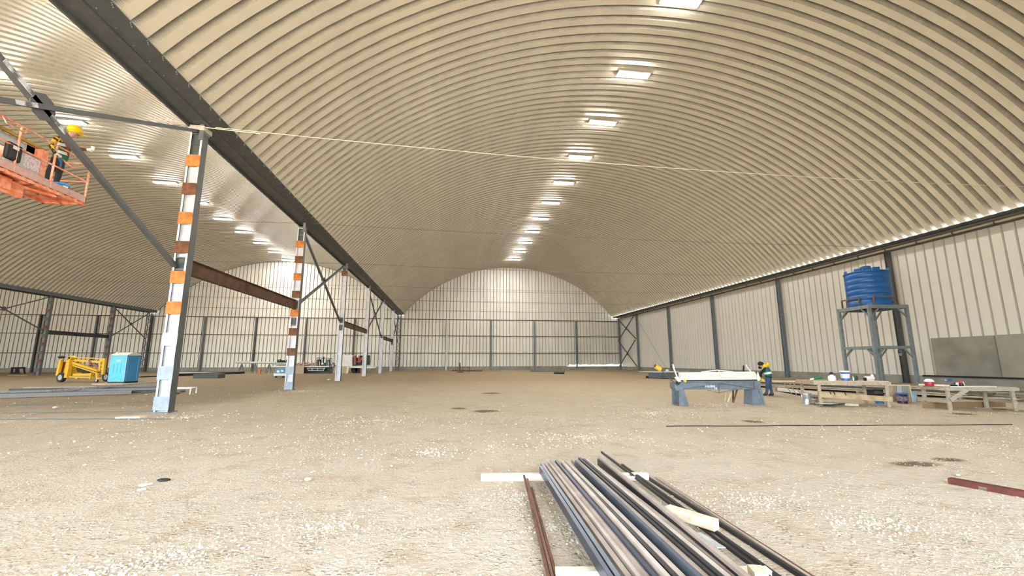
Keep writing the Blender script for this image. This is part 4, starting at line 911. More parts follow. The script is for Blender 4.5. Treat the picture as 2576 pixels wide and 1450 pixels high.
MB().ball(c+Vector((0, 0, .085)), .15, (1.05, .85, .62), 14, 8).build('shell', mat('helmet_grey', (.13, .12, .15), .3, 0, .2, 8), t); MB().bar(c+Vector((-.14, -.1, .03)), c+Vector((.14, -.1, .03)), .03, .05).build('visor', M_BLACK, t)
c = P2(.72, Ly2*.3, H2); t = thing('spray_gun', tuple(c), 'red sprayer with white spout beside the welding helmet', 'sprayer')
MB().lathe(c, [(.05, 0), (.06, .04), (.05, .10)], 12).build('cup', M_BLACK, t); MB().ball(c+Vector((0, 0, .14)), .055).build('head', mat('spray_red', (.55, .04, .04), .3, 0, .05), t); MB().cyl(c+Vector((0, -.06, .16)), c+Vector((.01, -.09, .04)), .012, 8).build('spout', M_WHITE, t)
c = P2(.75, Ly2*.75, H2); t = thing('power_drill', tuple(c), 'blue and grey power drill standing at the back of the shorter worktable', 'drill')
MB().cyl(c+Vector((-.10, 0, .19)), c+Vector((.06, 0, .21)), .05, 12).build('body', mat('drill_blue', (.04, .13, .25), .4, 0, .1), t); MB().box(c+Vector((.02, 0, .09)), (.05, .06, .18)).build('grip', M_BLUEGREY, t); MB().box(c+Vector((.02, 0, .025)), (.12, .09, .05)).build('battery', M_BLUEGREY, t); MB().cyl(c+Vector((-.15, 0, .19)), c+Vector((-.10, 0, .19)), .04, 10).build('chuck', M_STEEL, t)
c = P2(.98, Ly2*.75, H2); MB().cyl(c, c+Vector((0, 0, .11)), .1, 14, .02).build('funnel', M_WHITE, label='small white cone right of the power drill', cat='funnel')
s = MB(); s.bar(G(2326, 1021, .09), G(2590, 1027, .09)+Vector((.8, 1.2, 0)), .14, .18); s.build('timber_beam', mat('brown_timber', (.30, .19, .09), .8, 0, .1, 3), label='brown timber beam on the ground beneath the shorter worktable', cat='beam')
MB().bar(G(2497, 1029, .02), G(2530, 1030, .02), .05, .03).build('rod', M_RUSTB, label='dark red rod on the ground under the right of the shorter worktable', cat='rod')

# ---- tank tower and tank
TO = Vector((24.31, 21.78, 0)); FT = FR(TO, math.radians(-6.5)); TW = 2.25; TZ = 4.82
M_TWR = mat('tower_grey', (.21, .25, .27), .5, 0, .12, 4)
tw = thing('tank_stand', tuple(TO), 'tall grey steel stand with braced legs carrying the blue tank', 'stand')
for x in (0, TW):
    for y in (0, TW):
        g_ = MB(FT).bx(x-.075, x+.075, y-.075, y+.075, .02, TZ).build('leg', M_TWR, tw); MB(FT).bx(x-.13, x+.13, y-.13, y+.13, 0, .02).build('foot_plate', M_TWR, g_)
for z0, z1, nm in ((TZ-.20, TZ, 'top_rail'), (2.28, 2.42, 'middle_rail')):
    for a in (0, TW): MB(FT).bx(-.1 if z0 > 3 else .08, TW+.1 if z0 > 3 else TW-.08, a-.06, a+.06, z0, z1).build(nm, M_TWR, tw); MB(FT).bx(a-.06, a+.06, .08, TW-.08, z0, z1).build(nm, M_TWR, tw)
def ft(x, y, z): return (FT @ Vector((x, y, z)))
for zt in (TZ-.2, 2.28):
    for (ax, c0) in (('x', 0), ('x', TW), ('y', 0), ('y', TW)):
        for e0, dr in ((0, 1), (TW, -1)):
            p = (e0, c0, zt-.55) if ax == 'x' else (c0, e0, zt-.55); q = (e0+dr*.55, c0, zt) if ax == 'x' else (c0, e0+dr*.55, zt)
            MB().bar(ft(*p), ft(*q), .07, .07).build('knee_brace', M_TWR, tw)
s = MB(FT)
for k in range(9): s.bx(.06+k*.25, .14+k*.25, 0, TW, TZ-.06, TZ)
s.build('deck_bars', M_DARK, tw)
M_ANG = mat('guard_rust', (.16, .09, .06), .7, 0, .1, 5)
tc3 = ft(TW/2, TW/2, 0)
for (x0, x1, y) in ((.05+.75-.7, .95, -.0), (1.25, TW-.05, -.0)):
    pass
def guard(p, q, lab=None):
    s = MB(); p, q = ft(*p), ft(*q); s.bar(p, p+Vector((0, 0, .5)), .07, .07); s.bar(q, q+Vector((0, 0, .5)), .07, .07); s.bar(p+Vector((0, 0, .48)), q+Vector((0, 0, .48)), .07, .07); s.build('guard_rail', M_ANG, tw)
guard((.35, -.02, TZ), (1.65, -.02, TZ)); guard((-.02, .6, TZ), (-.02, 1.9, TZ)); guard((TW+.02, .6, TZ), (TW+.02, 1.7, TZ)); guard((.6, TW+.02, TZ), (1.7, TW+.02, TZ))
tk = thing('water_tank', (tc3.x, tc3.y, TZ), 'large round blue plastic water tank on the grey steel stand', 'tank'); c = Vector((tc3.x, tc3.y, TZ)); Rk = 1.13
pr = [(Rk*.985, 0), (Rk, .04)]
for k in range(6): z = .04+k*.335; pr += [(Rk+.002, z+.30), (Rk-.022, z+.318), (Rk-.022, z+.33), (Rk, z+.345)]
pr += [(Rk+.03, 2.06), (Rk+.03, 2.10), (Rk-.02, 2.13)]
M_TANK = mat('tank_blue', (.010, .105, .36), .38, 0, .08, 2)
MB().lathe(c, pr, 40).build('shell', M_TANK, tk)
MB().lathe(c, [(Rk-.02, 2.12), (.30, 2.36), (.30, 2.40)], 40).build('dome', M_TANK, tk)
MB().lathe(c, [(.25, 2.38), (.27, 2.39), (.27, 2.52), (.25, 2.54)], 24).build('lid', M_TANK, tk)
for a in (200, 250, 310, 20, 80, 140):
    a = math.radians(a); p = c+Vector((math.cos(a)*(Rk-.12), math.sin(a)*(Rk-.12), 2.12)); MB().box(p+Vector((0, 0, .09)), (.34, .14, .18), Matrix.Rotation(a+PI/2, 3, 'Z')).build('rim_lug', M_TANK, tk)
a = math.radians(-72); p = c+Vector((math.cos(a)*Rk, math.sin(a)*Rk, .17)); MB().cyl(p-Vector((math.cos(a), math.sin(a), 0))*.02, p+Vector((math.cos(a), math.sin(a), 0))*.02, .06, 12).build('outlet', M_BLACK, tk)

# ---- blue sign on the wall column behind the stand
pS = unp(2266, 886, 1, 26.8); t = thing('safety_sign', (pS.x, 26.86, pS.z), 'small blue safety sign on the dark wall column behind the tank stand', 'sign')
MB().box((pS.x, 26.888, pS.z-.05), (.30, .012, .42)).build('plate', M_PLATEG, t); MB().box((pS.x-.01, 26.878, pS.z+.03), (.25, .008, .24)).build('blue_field', mat('sign_blue', (.01, .02, .12), .4, 0, .02), t)
s = MB(); s.cyl((pS.x-.02, 26.875, pS.z+.10), (pS.x-.02, 26.868, pS.z+.10), .03, 10); s.bar((pS.x+.05, 26.87, pS.z+.08), (pS.x-.07, 26.87, pS.z-.03), .02, .008); s.bar((pS.x-.06, 26.87, pS.z+.05), (pS.x+.07, 26.87, pS.z-.02), .02, .008); s.build('pictogram', M_PLATEG, t)
s = MB(); s.box((pS.x, 26.88, pS.z-.15), (.2, .004, .018)); s.box((pS.x, 26.88, pS.z-.2), (.16, .004, .014)); s.build('caption_line', M_DARK, t)

# ---- thin black cable across the ground
s = MB(); pa, pb = G(1676, 1074), G(2548, 1070); pts = [pa.lerp(pb, t/24)+Vector((0, .03*math.sin(t*.9)+random.uniform(-.01, .01), .01)) for t in range(25)]
s.tube(pts, .012, 5); s.build('cable', M_BLACK, label='thin black cable across the dirt in front of both worktables', cat='cable')
# ---- red primed angle at right
p, q = G(2386, 1218), G(2600, 1258); d = (q-p).normalized(); n_ = Vector((-d.y, d.x, 0)); t = thing('steel_angle', tuple(p), 'red-brown primed steel angle lying near the right photo edge', 'angle')
M_RED = mat('red_primer', (.15, .035, .022), .65, 0, .15, 6, bump=.1)
s = MB(); ln = (q-p).length+1.2; cut = (G(2475, 1233)-p).length
for a, b in ((0, cut-.04), (cut+.04, ln)): s.bar(p+d*a+Vector((0, 0, .036)), p+d*b+Vector((0, 0, .036)), .012, .072)
s.bar(p+d*(cut-.04)+Vector((0, 0, .056)), p+d*(cut+.04)+Vector((0, 0, .056)), .012, .032); s.build('upright_flange', M_RED, t)
s = MB(); s.bar(p+n_*.05+Vector((0, 0, .068)), p+d*ln+n_*.05+Vector((0, 0, .068)), .10, .01); s.build('top_flange', M_RED, t)

# ================================================================== foreground pile of purlins
M_PT = mat('purlin_tan', (.46, .385, .315), .55, 0, .0, 3, col2=(.33, .26, .21), stretch=(1, 1, 1), bump=.1, bscale=60)
M_PTL = mat('purlin_light', (.60, .525, .44), .55, 0, .0, 3, col2=(.46, .39, .33), bump=.1, bscale=60)
M_PB = mat('purlin_blue', (.028, .045, .085), .3, .3, .1, 3); M_PG = mat('purlin_bluegrey', (.09, .12, .16), .35, .3, .1, 3); M_PD = mat('purlin_black', (.02, .022, .027), .35, .2, .1, 3)
def purlin(a, b, z, m_, label, w=.05, h=.10, up=False, z2=None, ext=1.35):
    """C section with lips; web standing (up=False) or web on top (up=True)"""
    z2 = z if z2 is None else z2
    p, q = G(*a, z+h), G(*b, z2+h); q = p+(q-p)*ext; q.z = z2+h; p.z = z+h
    d = (q-p).normalized(); p = p-d*random.uniform(-.05, .16); n_ = Vector((d.y, -d.x, 0)).normalized()    # to the right of travel = image left
    s = MB(); t_ = .004
    if up: W2, H2_ = h, w
    else: W2, H2_ = w, h
    up_ = Vector((0, 0, 1))
    def strip(o1, ww, hh): s.bar(p+o1, q+o1, ww, hh)
    if up:      # web flat on top, flanges down
        strip(-up_*0, W2, t_); strip(n_*(W2/2)-up_*(H2_/2), t_, H2_); strip(-n_*(W2/2)-up_*(H2_/2), t_, H2_)
        strip(n_*(W2/2-.008)-up_*H2_, .016, t_); strip(-n_*(W2/2-.008)-up_*H2_, .016, t_)
    else:
        strip(n_*(W2/2)-up_*(H2_/2), t_, H2_); strip(Vector(), W2, t_); strip(-up_*H2_, W2, t_)
        strip(-n_*(W2/2)-up_*.008, t_, .016); strip(-n_*(W2/2)-up_*(H2_-.008), t_, .016)
    return s.build('steel_purlin', m_, label=label, cat='purlin', group='steel purlins in the foreground pile')
zp = .10
# (far px, far py, bottom px at y=1450, height, colour, web on top)
pl = [
 (1362, 1176, 1536, zp, M_PB, False, 'leftmost dark blue purlin of the foreground pile'),
 (1366, 1170, 1560, zp+.0, M_PG, False, 'blue-grey purlin next to the leftmost dark blue one'),
 (1371, 1163, 1592, zp, M_PT, True, 'brownish tan purlin, third from the left of the pile'),
 (1381, 1160, 1628, zp+.02, M_PTL, True, 'broad light tan purlin, fourth from the left of the pile'),
 (1391, 1162, 1655, zp, M_PT, False, 'narrow tan purlin left of the shiny blue-grey one'),
 (1398, 1157, 1676, zp+.02, M_PB, False, 'thin dark blue purlin beside the shiny blue-grey one'),
 (1405, 1165, 1692, zp+.03, M_PG, True, 'shiny blue-grey purlin with web upwards'),
 (1417, 1163, 1716, zp+.04, M_PTL, False, 'light tan purlin right of the shiny blue-grey one'),
 (1423, 1166, 1740, zp, M_PD, False, 'black purlin in the deep gap near the middle of the pile'),
 (1428, 1163, 1762, zp+.04, M_PTL, True, 'broad light tan purlin right of the black gap'),
 (1440, 1155, 1790, zp+.03, M_PT, True, 'tan purlin with grey rounded edge in the middle of the pile'),
 (1449, 1158, 1815, zp+.04, M_PG, False, 'thin grey-blue purlin right of the middle of the pile'),
 (1456, 1161, 1836, zp+.03, M_PT, True, 'tan purlin with red marks right of the middle'),
 (1462, 1156, 1862, zp, M_PD, False, 'black purlin of the close dark pair, left one'),
 (1470, 1156, 1884, zp+.01, M_PD, False, 'black purlin of the close dark pair, right one'),
 (1478, 1158, 1905, zp+.04, M_PTL, True, 'pinkish tan purlin right of the dark pair'),
 (1492, 1166, 1932, zp+.02, M_PT, True, 'tan purlin third from the right of the tight pile'),
 (1507, 1156, 1950, zp+.0, M_PD, False, 'black purlin crossing under the rightmost tan one'),
 (1510, 1150, 1968, zp+.07, M_PT, True, 'rightmost long tan purlin lying over the others'),
]
for fx, fy, bx, z, m_, up, lb in pl:
    bx = 1536+(bx-1536)*.80
    purlin((fx, fy), (bx, 1450), z, m_, lb, up=up, w=.034 if not up else .05, h=.085 if not up else .042)
for a, b, z, m_, lb, w2 in (((1513, 1136), (1935, 1450), .07, M_PD, 'loose black steel angle reaching farthest back, right of the pile', .026), ((1565, 1168), (1960, 1450), .05, M_PD, 'loose black speckled angle passing under the wooden block', .03),
        ((1625, 1197), (2000, 1435), .0, M_PD, 'loose black angle starting beside the white timber end', .03), ((1655, 1202), (2030, 1440), .0, M_RUSTB, 'thin brown rod on the ground, outermost right of the pile', .015), ((1650, 1200), (2018, 1438), .0, M_PT, 'thin tan angle beside the outermost brown rod', .025)):
    p, q = G(*a, z+w2), G(*b, z+w2); q = p+(q-p)*1.35; p.z = q.z = z+w2; d = (q-p).normalized(); n_ = Vector((d.y, -d.x, 0)).normalized(); s = MB()
    s.bar(p, q, w2, .005); s.bar(p+n_*w2/2-Vector((0, 0, w2/2)), q+n_*w2/2-Vector((0, 0, w2/2)), .005, w2)
    s.build('steel_angle', m_, label=lb, cat='steel angle', group='loose steel angles right of the pile')
for k, (a, b) in enumerate((((1318, 1197), (1378, 1450)), ((1326, 1206), (1389, 1450)), ((1337, 1228), (1399, 1450)))):
    z = [.085, .03, .02][k]; p, q = G(*a, z), G(*b, .03); q = p+(q-p)*1.25; q.z = .03; s = MB(); s.bar(p, q, .022, .022); d = (q-p).normalized()
    s.bar(p+Vector((.012, 0, -.012)), q+Vector((.012, 0, -.012)), .006, .03); s.build('rusty_bar', M_RUSTB if k != 1 else mat('rust_mid', (.26, .14, .10), .8, 0, .1, 20), label=f'thin rusty square bar left of the purlin pile, {["longest left", "middle", "shortest right"][k]} one', cat='bar', group='rusty bars left of the pile')
# timbers
def timber(p, q, w, h, m_, lb): return MB().bar(p, q, w, h).build('timber', m_, label=lb, cat='timber', bevel=.008)
M_WHW = mat('white_timber', (.80, .73, .58), .7, 0, 0, 3, col2=(.70, .63, .50), stretch=(2, 12, 12), bump=.1)
timber(G(1210, 1201, .045), G(1630, 1199, .045), .085, .09, M_WHW, 'long pale timber under the far ends of the purlins')
timber(G(1398, 1449, .045), G(1935, 1447, .045), .09, .09, M_WHW, 'pale timber under the near part of the purlins at the bottom photo edge')
timber(G(1680, 1284, .16), G(1802, 1322, .15), .10, .09, M_WOODN, 'thick pale wooden block lying across the loose black angles')
timber(G(1890, 1448, .14), G(1925, 1450, .14), .13, .09, M_WOODN, 'short pale wooden block by the purlins at the bottom photo edge')
s = MB(); f = [G(1738, 1343, .16), G(1763, 1340, .16), G(1826, 1378, .16), G(1803, 1378, .16)]; s.add(f+[v-Vector((0, 0, .006)) for v in f], [(0,1,2,3), (7,6,5,4), (0,4,5,1), (1,5,6,2), (2,6,7,3), (3,7,4,0)]); s.build('metal_plate', M_PLATEG, label='small grey metal plate lying on the purlins behind the wooden block', cat='plate')
for k, (px, py) in enumerate(((1577, 1203), (1590, 1202))):
    c = G(px, py, .09); MB().ball(c, .035, (1.6, .7, .5), 8, 5).build('paper_scrap', M_WHITE, label=f'white crumpled scrap on the far timber, {["left", "right"][k]} one', cat='scrap')
for k, (a, b, m_) in enumerate((((1, 1), (2, 2), M_WHITE),)):
    s = MB(); random.seed(9)
    for px, py in ((355, 1221), (362, 1222), (370, 1219), (361, 1231), (352, 1233), (378, 1218)): s.box(G(px, py, .015), (.05, .03, .02), Matrix.Rotation(random.random()*3, 3, 'Z'))
    s.build('paper_scraps', M_WHITE, label='white scraps lying on the dirt at left foreground', cat='scrap', kind='stuff')
MB().ball(G(412, 1208, .02), .05, (1.8, .8, .45), 8, 5).build('black_rag', M_BLACK, label='small black rag on the dirt at left foreground', cat='rag')

# ================================================================== gravel
def gravel(name, pts, m_, label):
    base = []
    for k in range(6):
        random.seed(100+k); ico = [(0,0,1),(.89,0,.45),(.28,.85,.45),(-.72,.53,.45),(-.72,-.53,.45),(.28,-.85,.45),(.72,.53,-.45),(-.28,.85,-.45),(-.89,0,-.45),(-.28,-.85,-.45),(.72,-.53,-.45),(0,0,-1)]
        base.append([Vector(v)*random.uniform(.72, 1.2) for v in ico])
    F_ = [(0,1,2),(0,2,3),(0,3,4),(0,4,5),(0,5,1),(1,6,2),(2,7,3),(3,8,4),(4,9,5),(5,10,1),(2,6,7),(3,7,8),(4,8,9),(5,9,10),(1,10,6),(11,7,6),(11,8,7),(11,9,8),(11,10,9),(11,6,10)]
    vs = []; fs = []; random.seed(42)
    for (x, y, r) in pts:
        b = random.choice(base); a = random.random()*6.28; ca, sa = math.cos(a), math.sin(a); sx, sz = random.uniform(.8, 1.35), random.uniform(.45, .8); n = len(vs)
        for v in b:
            X, Y_ = v.x*sx, v.y; vs.append((x+r*(X*ca-Y_*sa), y+r*(X*sa+Y_*ca), r*(v.z*sz+.25)))
        fs += [(i+n, j+n, k+n) for i, j, k in F_]
    me = bpy.data.meshes.new(name); me.from_pydata(vs, [], fs); me.materials.append(m_); me.update()
    o = bpy.data.objects.new(name, me); COL.objects.link(o); tag(o, label, 'gravel', kind='stuff'); return o
from mathutils import noise as mnoise
random.seed(21); pts_a = []; pts_b = []
clusters = [(*G(430, 1400)[:2], .45), (*G(830, 1330)[:2], .7), (*G(1080, 1140)[:2], 1.2), (*G(930, 1060)[:2], 1.6), (*G(470, 1050)[:2], 1.0), (*G(1400, 1330)[:2], .55), (*G(1300, 1250)[:2], .6), (*G(760, 985)[:2], 1.6), (*G(1800, 1020)[:2], 1.1), (*G(1640, 1040)[:2], 1.5), (*G(2200, 1320)[:2], .5), (*G(1900, 1260)[:2], .8), (*G(250, 1440)[:2], .4), (*G(1450, 1100)[:2], 1.2), (*G(2360, 1110)[:2], .9)]
def add(n, x0, x1, y0, y1, r0, r1, thr):
    c = 0
    while c < n:
        u = random.random(); y = y0*(y1/y0)**u; x = random.uniform(-1.15*y-1, 1.55*y+1)
        if x < x0 or x > x1: continue
        v = mnoise.noise(Vector((x*.55, y*.55, 3.1)))+.5*mnoise.noise(Vector((x*1.7, y*1.7, 9)))
        if v < thr and random.random() > .18: continue
        r = r0+(r1-r0)*random.random()**3
        (pts_a if random.random() < .45 else pts_b).append((x, y, r)); c += 1
add(24000, -30, 34, 2.3, 14, .004, .014, -.05)
add(6500, -40, 32, 8, 34, .009, .026, .08)
for cx, cy, cr in clusters:
    for k in range(int(200*cr**.6*(2.8 if cy < 8 else 1.3))):
        a = random.random()*6.28; q = abs(random.gauss(0, .55))*cr; rr = (.005+.013*random.random()**2) if cy < 8 else (.009+.017*random.random()**2)
        (pts_a if random.random() < .7 else pts_b).append((cx+q*math.cos(a)*1.5, cy+q*math.sin(a), rr))
gravel('gravel', pts_a, mat('pebble_pale', (.68, .61, .49), .85, 0, .12, 3), 'loose pale gravel scattered over the dirt floor')
gravel('gravel', pts_b, mat('pebble_tan', (.54, .45, .32), .9, 0, .12, 3), 'loose tan pebbles and clods scattered over the dirt floor')
for k, (px, py, r) in enumerate(((140, 1029, .08), (827, 958.5, .13), (775, 1211, .045), (2410, 1199, .03))):
    c = G(px, py); s = MB(); s.ball(c+Vector((0, 0, r*.55)), r, (1.2, 1, .65), 8, 5)
    s.build('rock', mat('rock_tan', (.56, .47, .36), .9, 0, .15, 9), label=['tan rock on the dirt at far left edge', 'rock on the dirt left of the third column', 'small pale rock in the left foreground', 'small bright pebble above the red steel angle'][k], cat='rock')

# ================================================================== orange basket lift with worker, people
BX, BZ = -9.72, 5.80
LB = thing('basket_lift', (BX-4.2, 6.5, 0), 'orange boom lift basket raised at upper left with the helmeted worker', 'lift')
y0b, y1b, x0b, x1b = 9.55, 12.5, BX-.95, BX
M_ORD = mat('lift_orange_dark', (.70, .17, .06), .55, 0, .0, 7, col2=(.80, .38, .25)); M_TOE = mat('toe_board', (.50, .40, .37), .7, 0, 0, 10, col2=(.62, .28, .22))
for (xa, xb, ya, yb) in ((x1b-.02, x1b, y0b, y1b), (x0b, x0b+.02, y0b, y1b), (x0b, x1b, y1b-.02, y1b), (x0b, x1b, y0b, y0b+.02)): MB().bx(xa, xb, ya, yb, BZ, BZ+.17).build('toe_board', M_TOE, LB)
s = MB()
for k in range(15): s.bx(x0b+.02, x1b-.02, y0b+.02+k*.2, y0b+.10+k*.2, BZ-.02, BZ+.0)
s.bx(x0b+.02, x1b-.02, y0b+.02, y1b-.02, BZ, BZ+.008); s.build('floor_grate', M_ORD, LB)
s = MB()
for x in (x0b+.05, (x0b+x1b)/2, x1b-.05): s.bx(x-.03, x+.03, y0b, y1b, BZ-.09, BZ-.02)
for k in range(5): s.bx(x0b, x1b, y0b+.1+k*.68, y0b+.16+k*.68, BZ-.09, BZ-.02)
s.bar((x0b+.1, y0b+.3, BZ-.12), (x1b-.1, y0b+2.2, BZ-.12), .06, .05); s.bar((x1b-.1, y0b+.3, BZ-.12), (x0b+.1, y0b+2.2, BZ-.12), .06, .05); s.build('under_frame', M_ORD, LB)
H = 1.1
for x in (x0b+.02, x1b-.02):
    for y in (y0b+.03, y0b+1.0, y1b-1.05, y1b-.03): MB().cyl((x, y, BZ), (x, y, BZ+H), .024, 8).build('post', M_ORG, LB)
s = MB()
for x in (x0b+.02, x1b-.02):
    for z in (BZ+H, BZ+.58): s.cyl((x, y0b, z), (x, y1b, z), .022, 8)
for y in (y0b+.03, y1b-.03):
    for z in (BZ+H, BZ+.58): s.cyl((x0b, y, z), (x1b, y, z), .022, 8)
s.build('rails', M_ORG, LB)
s = MB(); s.tube([(x1b, y0b+.55, BZ+H-.02), (x1b+.03, y0b+.62, BZ+H-.14), (x1b+.03, y0b+1.05, BZ+H-.14), (x1b, y0b+1.1, BZ+H-.02)], .014, 6); s.tube([(x1b, y1b-.8, BZ+H-.3), (x1b+.02, y1b-.6, BZ+H-.36), (x1b, y1b-.1, BZ+H-.06)], .014, 6); s.build('grab_loops', M_ORG, LB)
# control station hardware on the near side
MB().bx(x1b-.12, x1b-.06, y0b+.82, y0b+1.62, BZ+.20, BZ+.58).build('notice_panel', M_PLATEG, LB)
MB().bx(x1b-.058, x1b-.052, y0b+1.22, y0b+1.6, BZ+.24, BZ+.55).build('notice_sheet', mat('notice', (.66, .60, .60), .6, 0, 0, 30, col2=(.50, .34, .38), mix=(.5, .56)), LB)
MB().bx(x1b-.10, x1b+.0, y0b+.78, y0b+1.12, BZ+.24, BZ+.64).build('control_box', M_BLACK, LB, bevel=.04)
MB().bx(x1b+.001, x1b+.006, y0b+.88, y0b+1.02, BZ+.50, BZ+.58).build('box_label', M_WHITE, LB)
s = MB(); s.bar((x1b-.25, y0b+.82, BZ+.95), (x1b-.25, y0b+1.9, BZ+.93), .06, .06); s.build('yellow_bar', mat('olive_yellow', (.42, .27, .02), .5, 0, .1), LB)
MB().bx(x1b-.36, x1b-.30, y0b+.8, y0b+1.7, BZ+.62, BZ+.90).build('console_plate', M_PLATEG, LB)
for bb in ((x1b-.4, x1b-.2, y0b+.45, y0b+.72, BZ+.3, BZ+1.15), (x1b-.3, x1b-.15, y0b+1.72, y0b+1.88, BZ+.2, BZ+.9), (x1b-.1, x1b-.02, y0b+.02, y0b+.7, BZ+.0, BZ+.30), (x0b+.1, x1b-.3, y0b+1.5, y0b+1.8, BZ+.6, BZ+.95)): MB().bx(*bb).build('console_plate', M_ORG, LB)
# rotator and boom going down and left to the chassis
s = MB(); s.box(((x0b+x1b)/2, y0b+.9, BZ-.22), (.5, .7, .26)); s.cyl(((x0b+x1b)/2, y0b+.55, BZ-.34), ((x0b+x1b)/2, y0b+1.25, BZ-.34), .11, 12); s.bx(x1b-.35, x1b-.28, y0b+.5, y0b+1.6, BZ-.42, BZ-.1); s.build('rotator', M_ORD, LB)
s = MB(); s.box(((x0b+x1b)/2+.17, y0b+.95, BZ-.24), (.02, .16, .13)); s.build('rotator_plate', M_WHITE, LB)
mid = ((x0b+x1b)/2, y0b+.55, BZ-.34); el = (BX-2.6, 7.6, 4.0); bs = (BX-4.2, 6.5, 1.3)
MB().bar(mid, el, .22, .24).build('upper_boom', M_ORG, LB); MB().bar(el, bs, .30, .34).build('lower_boom', M_ORG, LB)
s = MB(); s.box((bs[0], bs[1], .85), (1.6, 2.6, .8)); s.box((bs[0], bs[1], .45), (2.0, 3.2, .25)); s.build('chassis', M_ORG, LB)
for sx in (-1, 1):
    for sy in (-1, 1): MB().cyl((bs[0]+sx*.8, bs[1]+sy*1.1, .42), (bs[0]+sx*1.12, bs[1]+sy*1.1, .42), .42, 18).build('wheel', M_RUBBER, LB)
# blue paint bucket on the basket floor near the right end
c = Vector((x1b-.22, y1b-.52, BZ+.008)); t = thing('bucket', tuple(c), 'blue paint bucket with red and white label on the lift basket floor', 'bucket')
MB().lathe(c, [(.14, 0), (.165, .27), (.15, .27)], 18).build('body', mat('bucket_blue', (.03, .28, .66), .4, 0, .04), t); MB().lathe(c, [(.172, .25), (.172, .29), (.14, .30)], 18).build('lid', mat('lid_blue', (.06, .36, .75), .4, 0, .04), t)
s = MB(); s.box(c+Vector((.142, -.06, .17)), (.06, .10, .10), Matrix.Rotation(-.4, 3, 'Z')); s.build('label_white', M_WHITE, t)
s = MB(); s.box(c+Vector((.150, .05, .17)), (.05, .07, .09), Matrix.Rotation(.35, 3, 'Z') @ Matrix.Rotation(.78, 3, 'X')); s.build('label_red', mat('label_red', (.6, .03, .04), .5, 0, .05), t)

# ------------------------------------------------------------------ people
def skinned(name, joints, edges, root, parent, mats, pick, sub=2):
    """one continuous body: vertices joined by edges, thickness per joint, skin + subdivision, materials by nearest bone"""
    names = list(joints); idx = {k: i for i, k in enumerate(names)}
    me = bpy.data.meshes.new(name); off = base_of(parent) if parent else Vector()
    me.from_pydata([Vector(joints[k][0])-off for k in names], [(idx[a], idx[b]) for a, b in edges], []); o = bpy.data.objects.new(name, me); COL.objects.link(o)
    md = o.modifiers.new('skin', 'SKIN'); md.use_smooth_shade = True
    if not me.skin_vertices: me.attributes.new('x', 'FLOAT', 'POINT')
    sk = me.skin_vertices[0].data if me.skin_vertices else None
    for k in names:
        r = joints[k][1]; r = (r, r) if isinstance(r, (int, float)) else r; sk[idx[k]].radius = r; sk[idx[k]].use_root = (k == root)
    sd_ = o.modifiers.new('sub', 'SUBSURF'); sd_.levels = sd_.render_levels = sub
    dg = bpy.context.evaluated_depsgraph_get(); dg.update(); m2 = bpy.data.meshes.new_from_object(o.evaluated_get(dg)); bpy.data.objects.remove(o)
    m2.materials.clear()
    for m_ in mats: m2.materials.append(m_)
    segs = [(a, b, Vector(joints[a][0])-off, Vector(joints[b][0])-off) for a, b in edges]
    for p in m2.polygons:
        c = p.center; best = None
        for a, b, A, B in segs:
            ab = B-A; t = max(0, min(1, (c-A).dot(ab)/max(ab.length_squared, 1e-9))); d = (c-A-ab*t).length
            if best is None or d < best[0]: best = (d, a, b, t)
        p.material_index = pick(best[1], best[2], best[3]); p.use_smooth = True
    ob = bpy.data.objects.new(name, m2); COL.objects.link(ob); ob.parent = parent; return ob
def fingers(j, e, hand, d, side, key, curl=.5, L=.075, down=Vector((0, 0, -1))):
    """four fingers and a thumb rooted in the palm"""
    d = d.normalized(); s_ = side.normalized(); hp = Vector(j[hand][0])
    for i, (o_, l) in enumerate(((-.030, .85), (-.010, 1.0), (.011, .95), (.031, .75))):
        a = hp+d*.035+s_*o_; b = a+d*L*l*.55+down*.01; c = b+(d*(1-curl)+down*curl).normalized()*L*l*.5
        j[f'{key}f{i}a'] = (a, .010); j[f'{key}f{i}b'] = (b, .009); j[f'{key}f{i}c'] = (c, .007)
        e += [(hand, f'{key}f{i}a'), (f'{key}f{i}a', f'{key}f{i}b'), (f'{key}f{i}b', f'{key}f{i}c')]
    a = hp-s_*.035; b = a+(d*.6-s_*.6).normalized()*.04; c = b+(d+down*.3).normalized()*.03
    j[key+'ta'] = (a, .011); j[key+'tb'] = (b, .010); j[key+'tc'] = (c, .008); e += [(hand, key+'ta'), (key+'ta', key+'tb'), (key+'tb', key+'tc')]
M_SKIN = mat('skin', (.42, .24, .16), .55, 0, .05, 8)
M_PLAID = mat('yellow_black_plaid', (.80, .48, .03), .8, 0, 0, 9, col2=(.015, .013, .01), mix=(.47, .53))
M_VEST = mat('green_vest', (.012, .16, .085), .75, 0, .1, 8); M_REFL = mat('reflective_band', (.78, .80, .80), .4, 0, .02)
M_PANTS = mat('charcoal_trousers', (.035, .035, .036), .85, 0, .1, 8, bump=.2); M_JEANS = mat('blue_jeans', (.055, .11, .20), .85, 0, .15, 8, bump=.2)
M_BOOT = mat('boots', (.05, .035, .025), .7, 0, .1); M_DRED = mat('harness_red', (.36, .03, .02), .6, 0, .05); M_HHAT = mat('helmet_yellow', (.85, .60, .0), .3, 0, .02)
M_GLOVE = mat('glove_white', (.70, .68, .64), .8, 0, .05); M_BLK = mat('black_cloth', (.012, .012, .014), .85, 0, .1, 10)
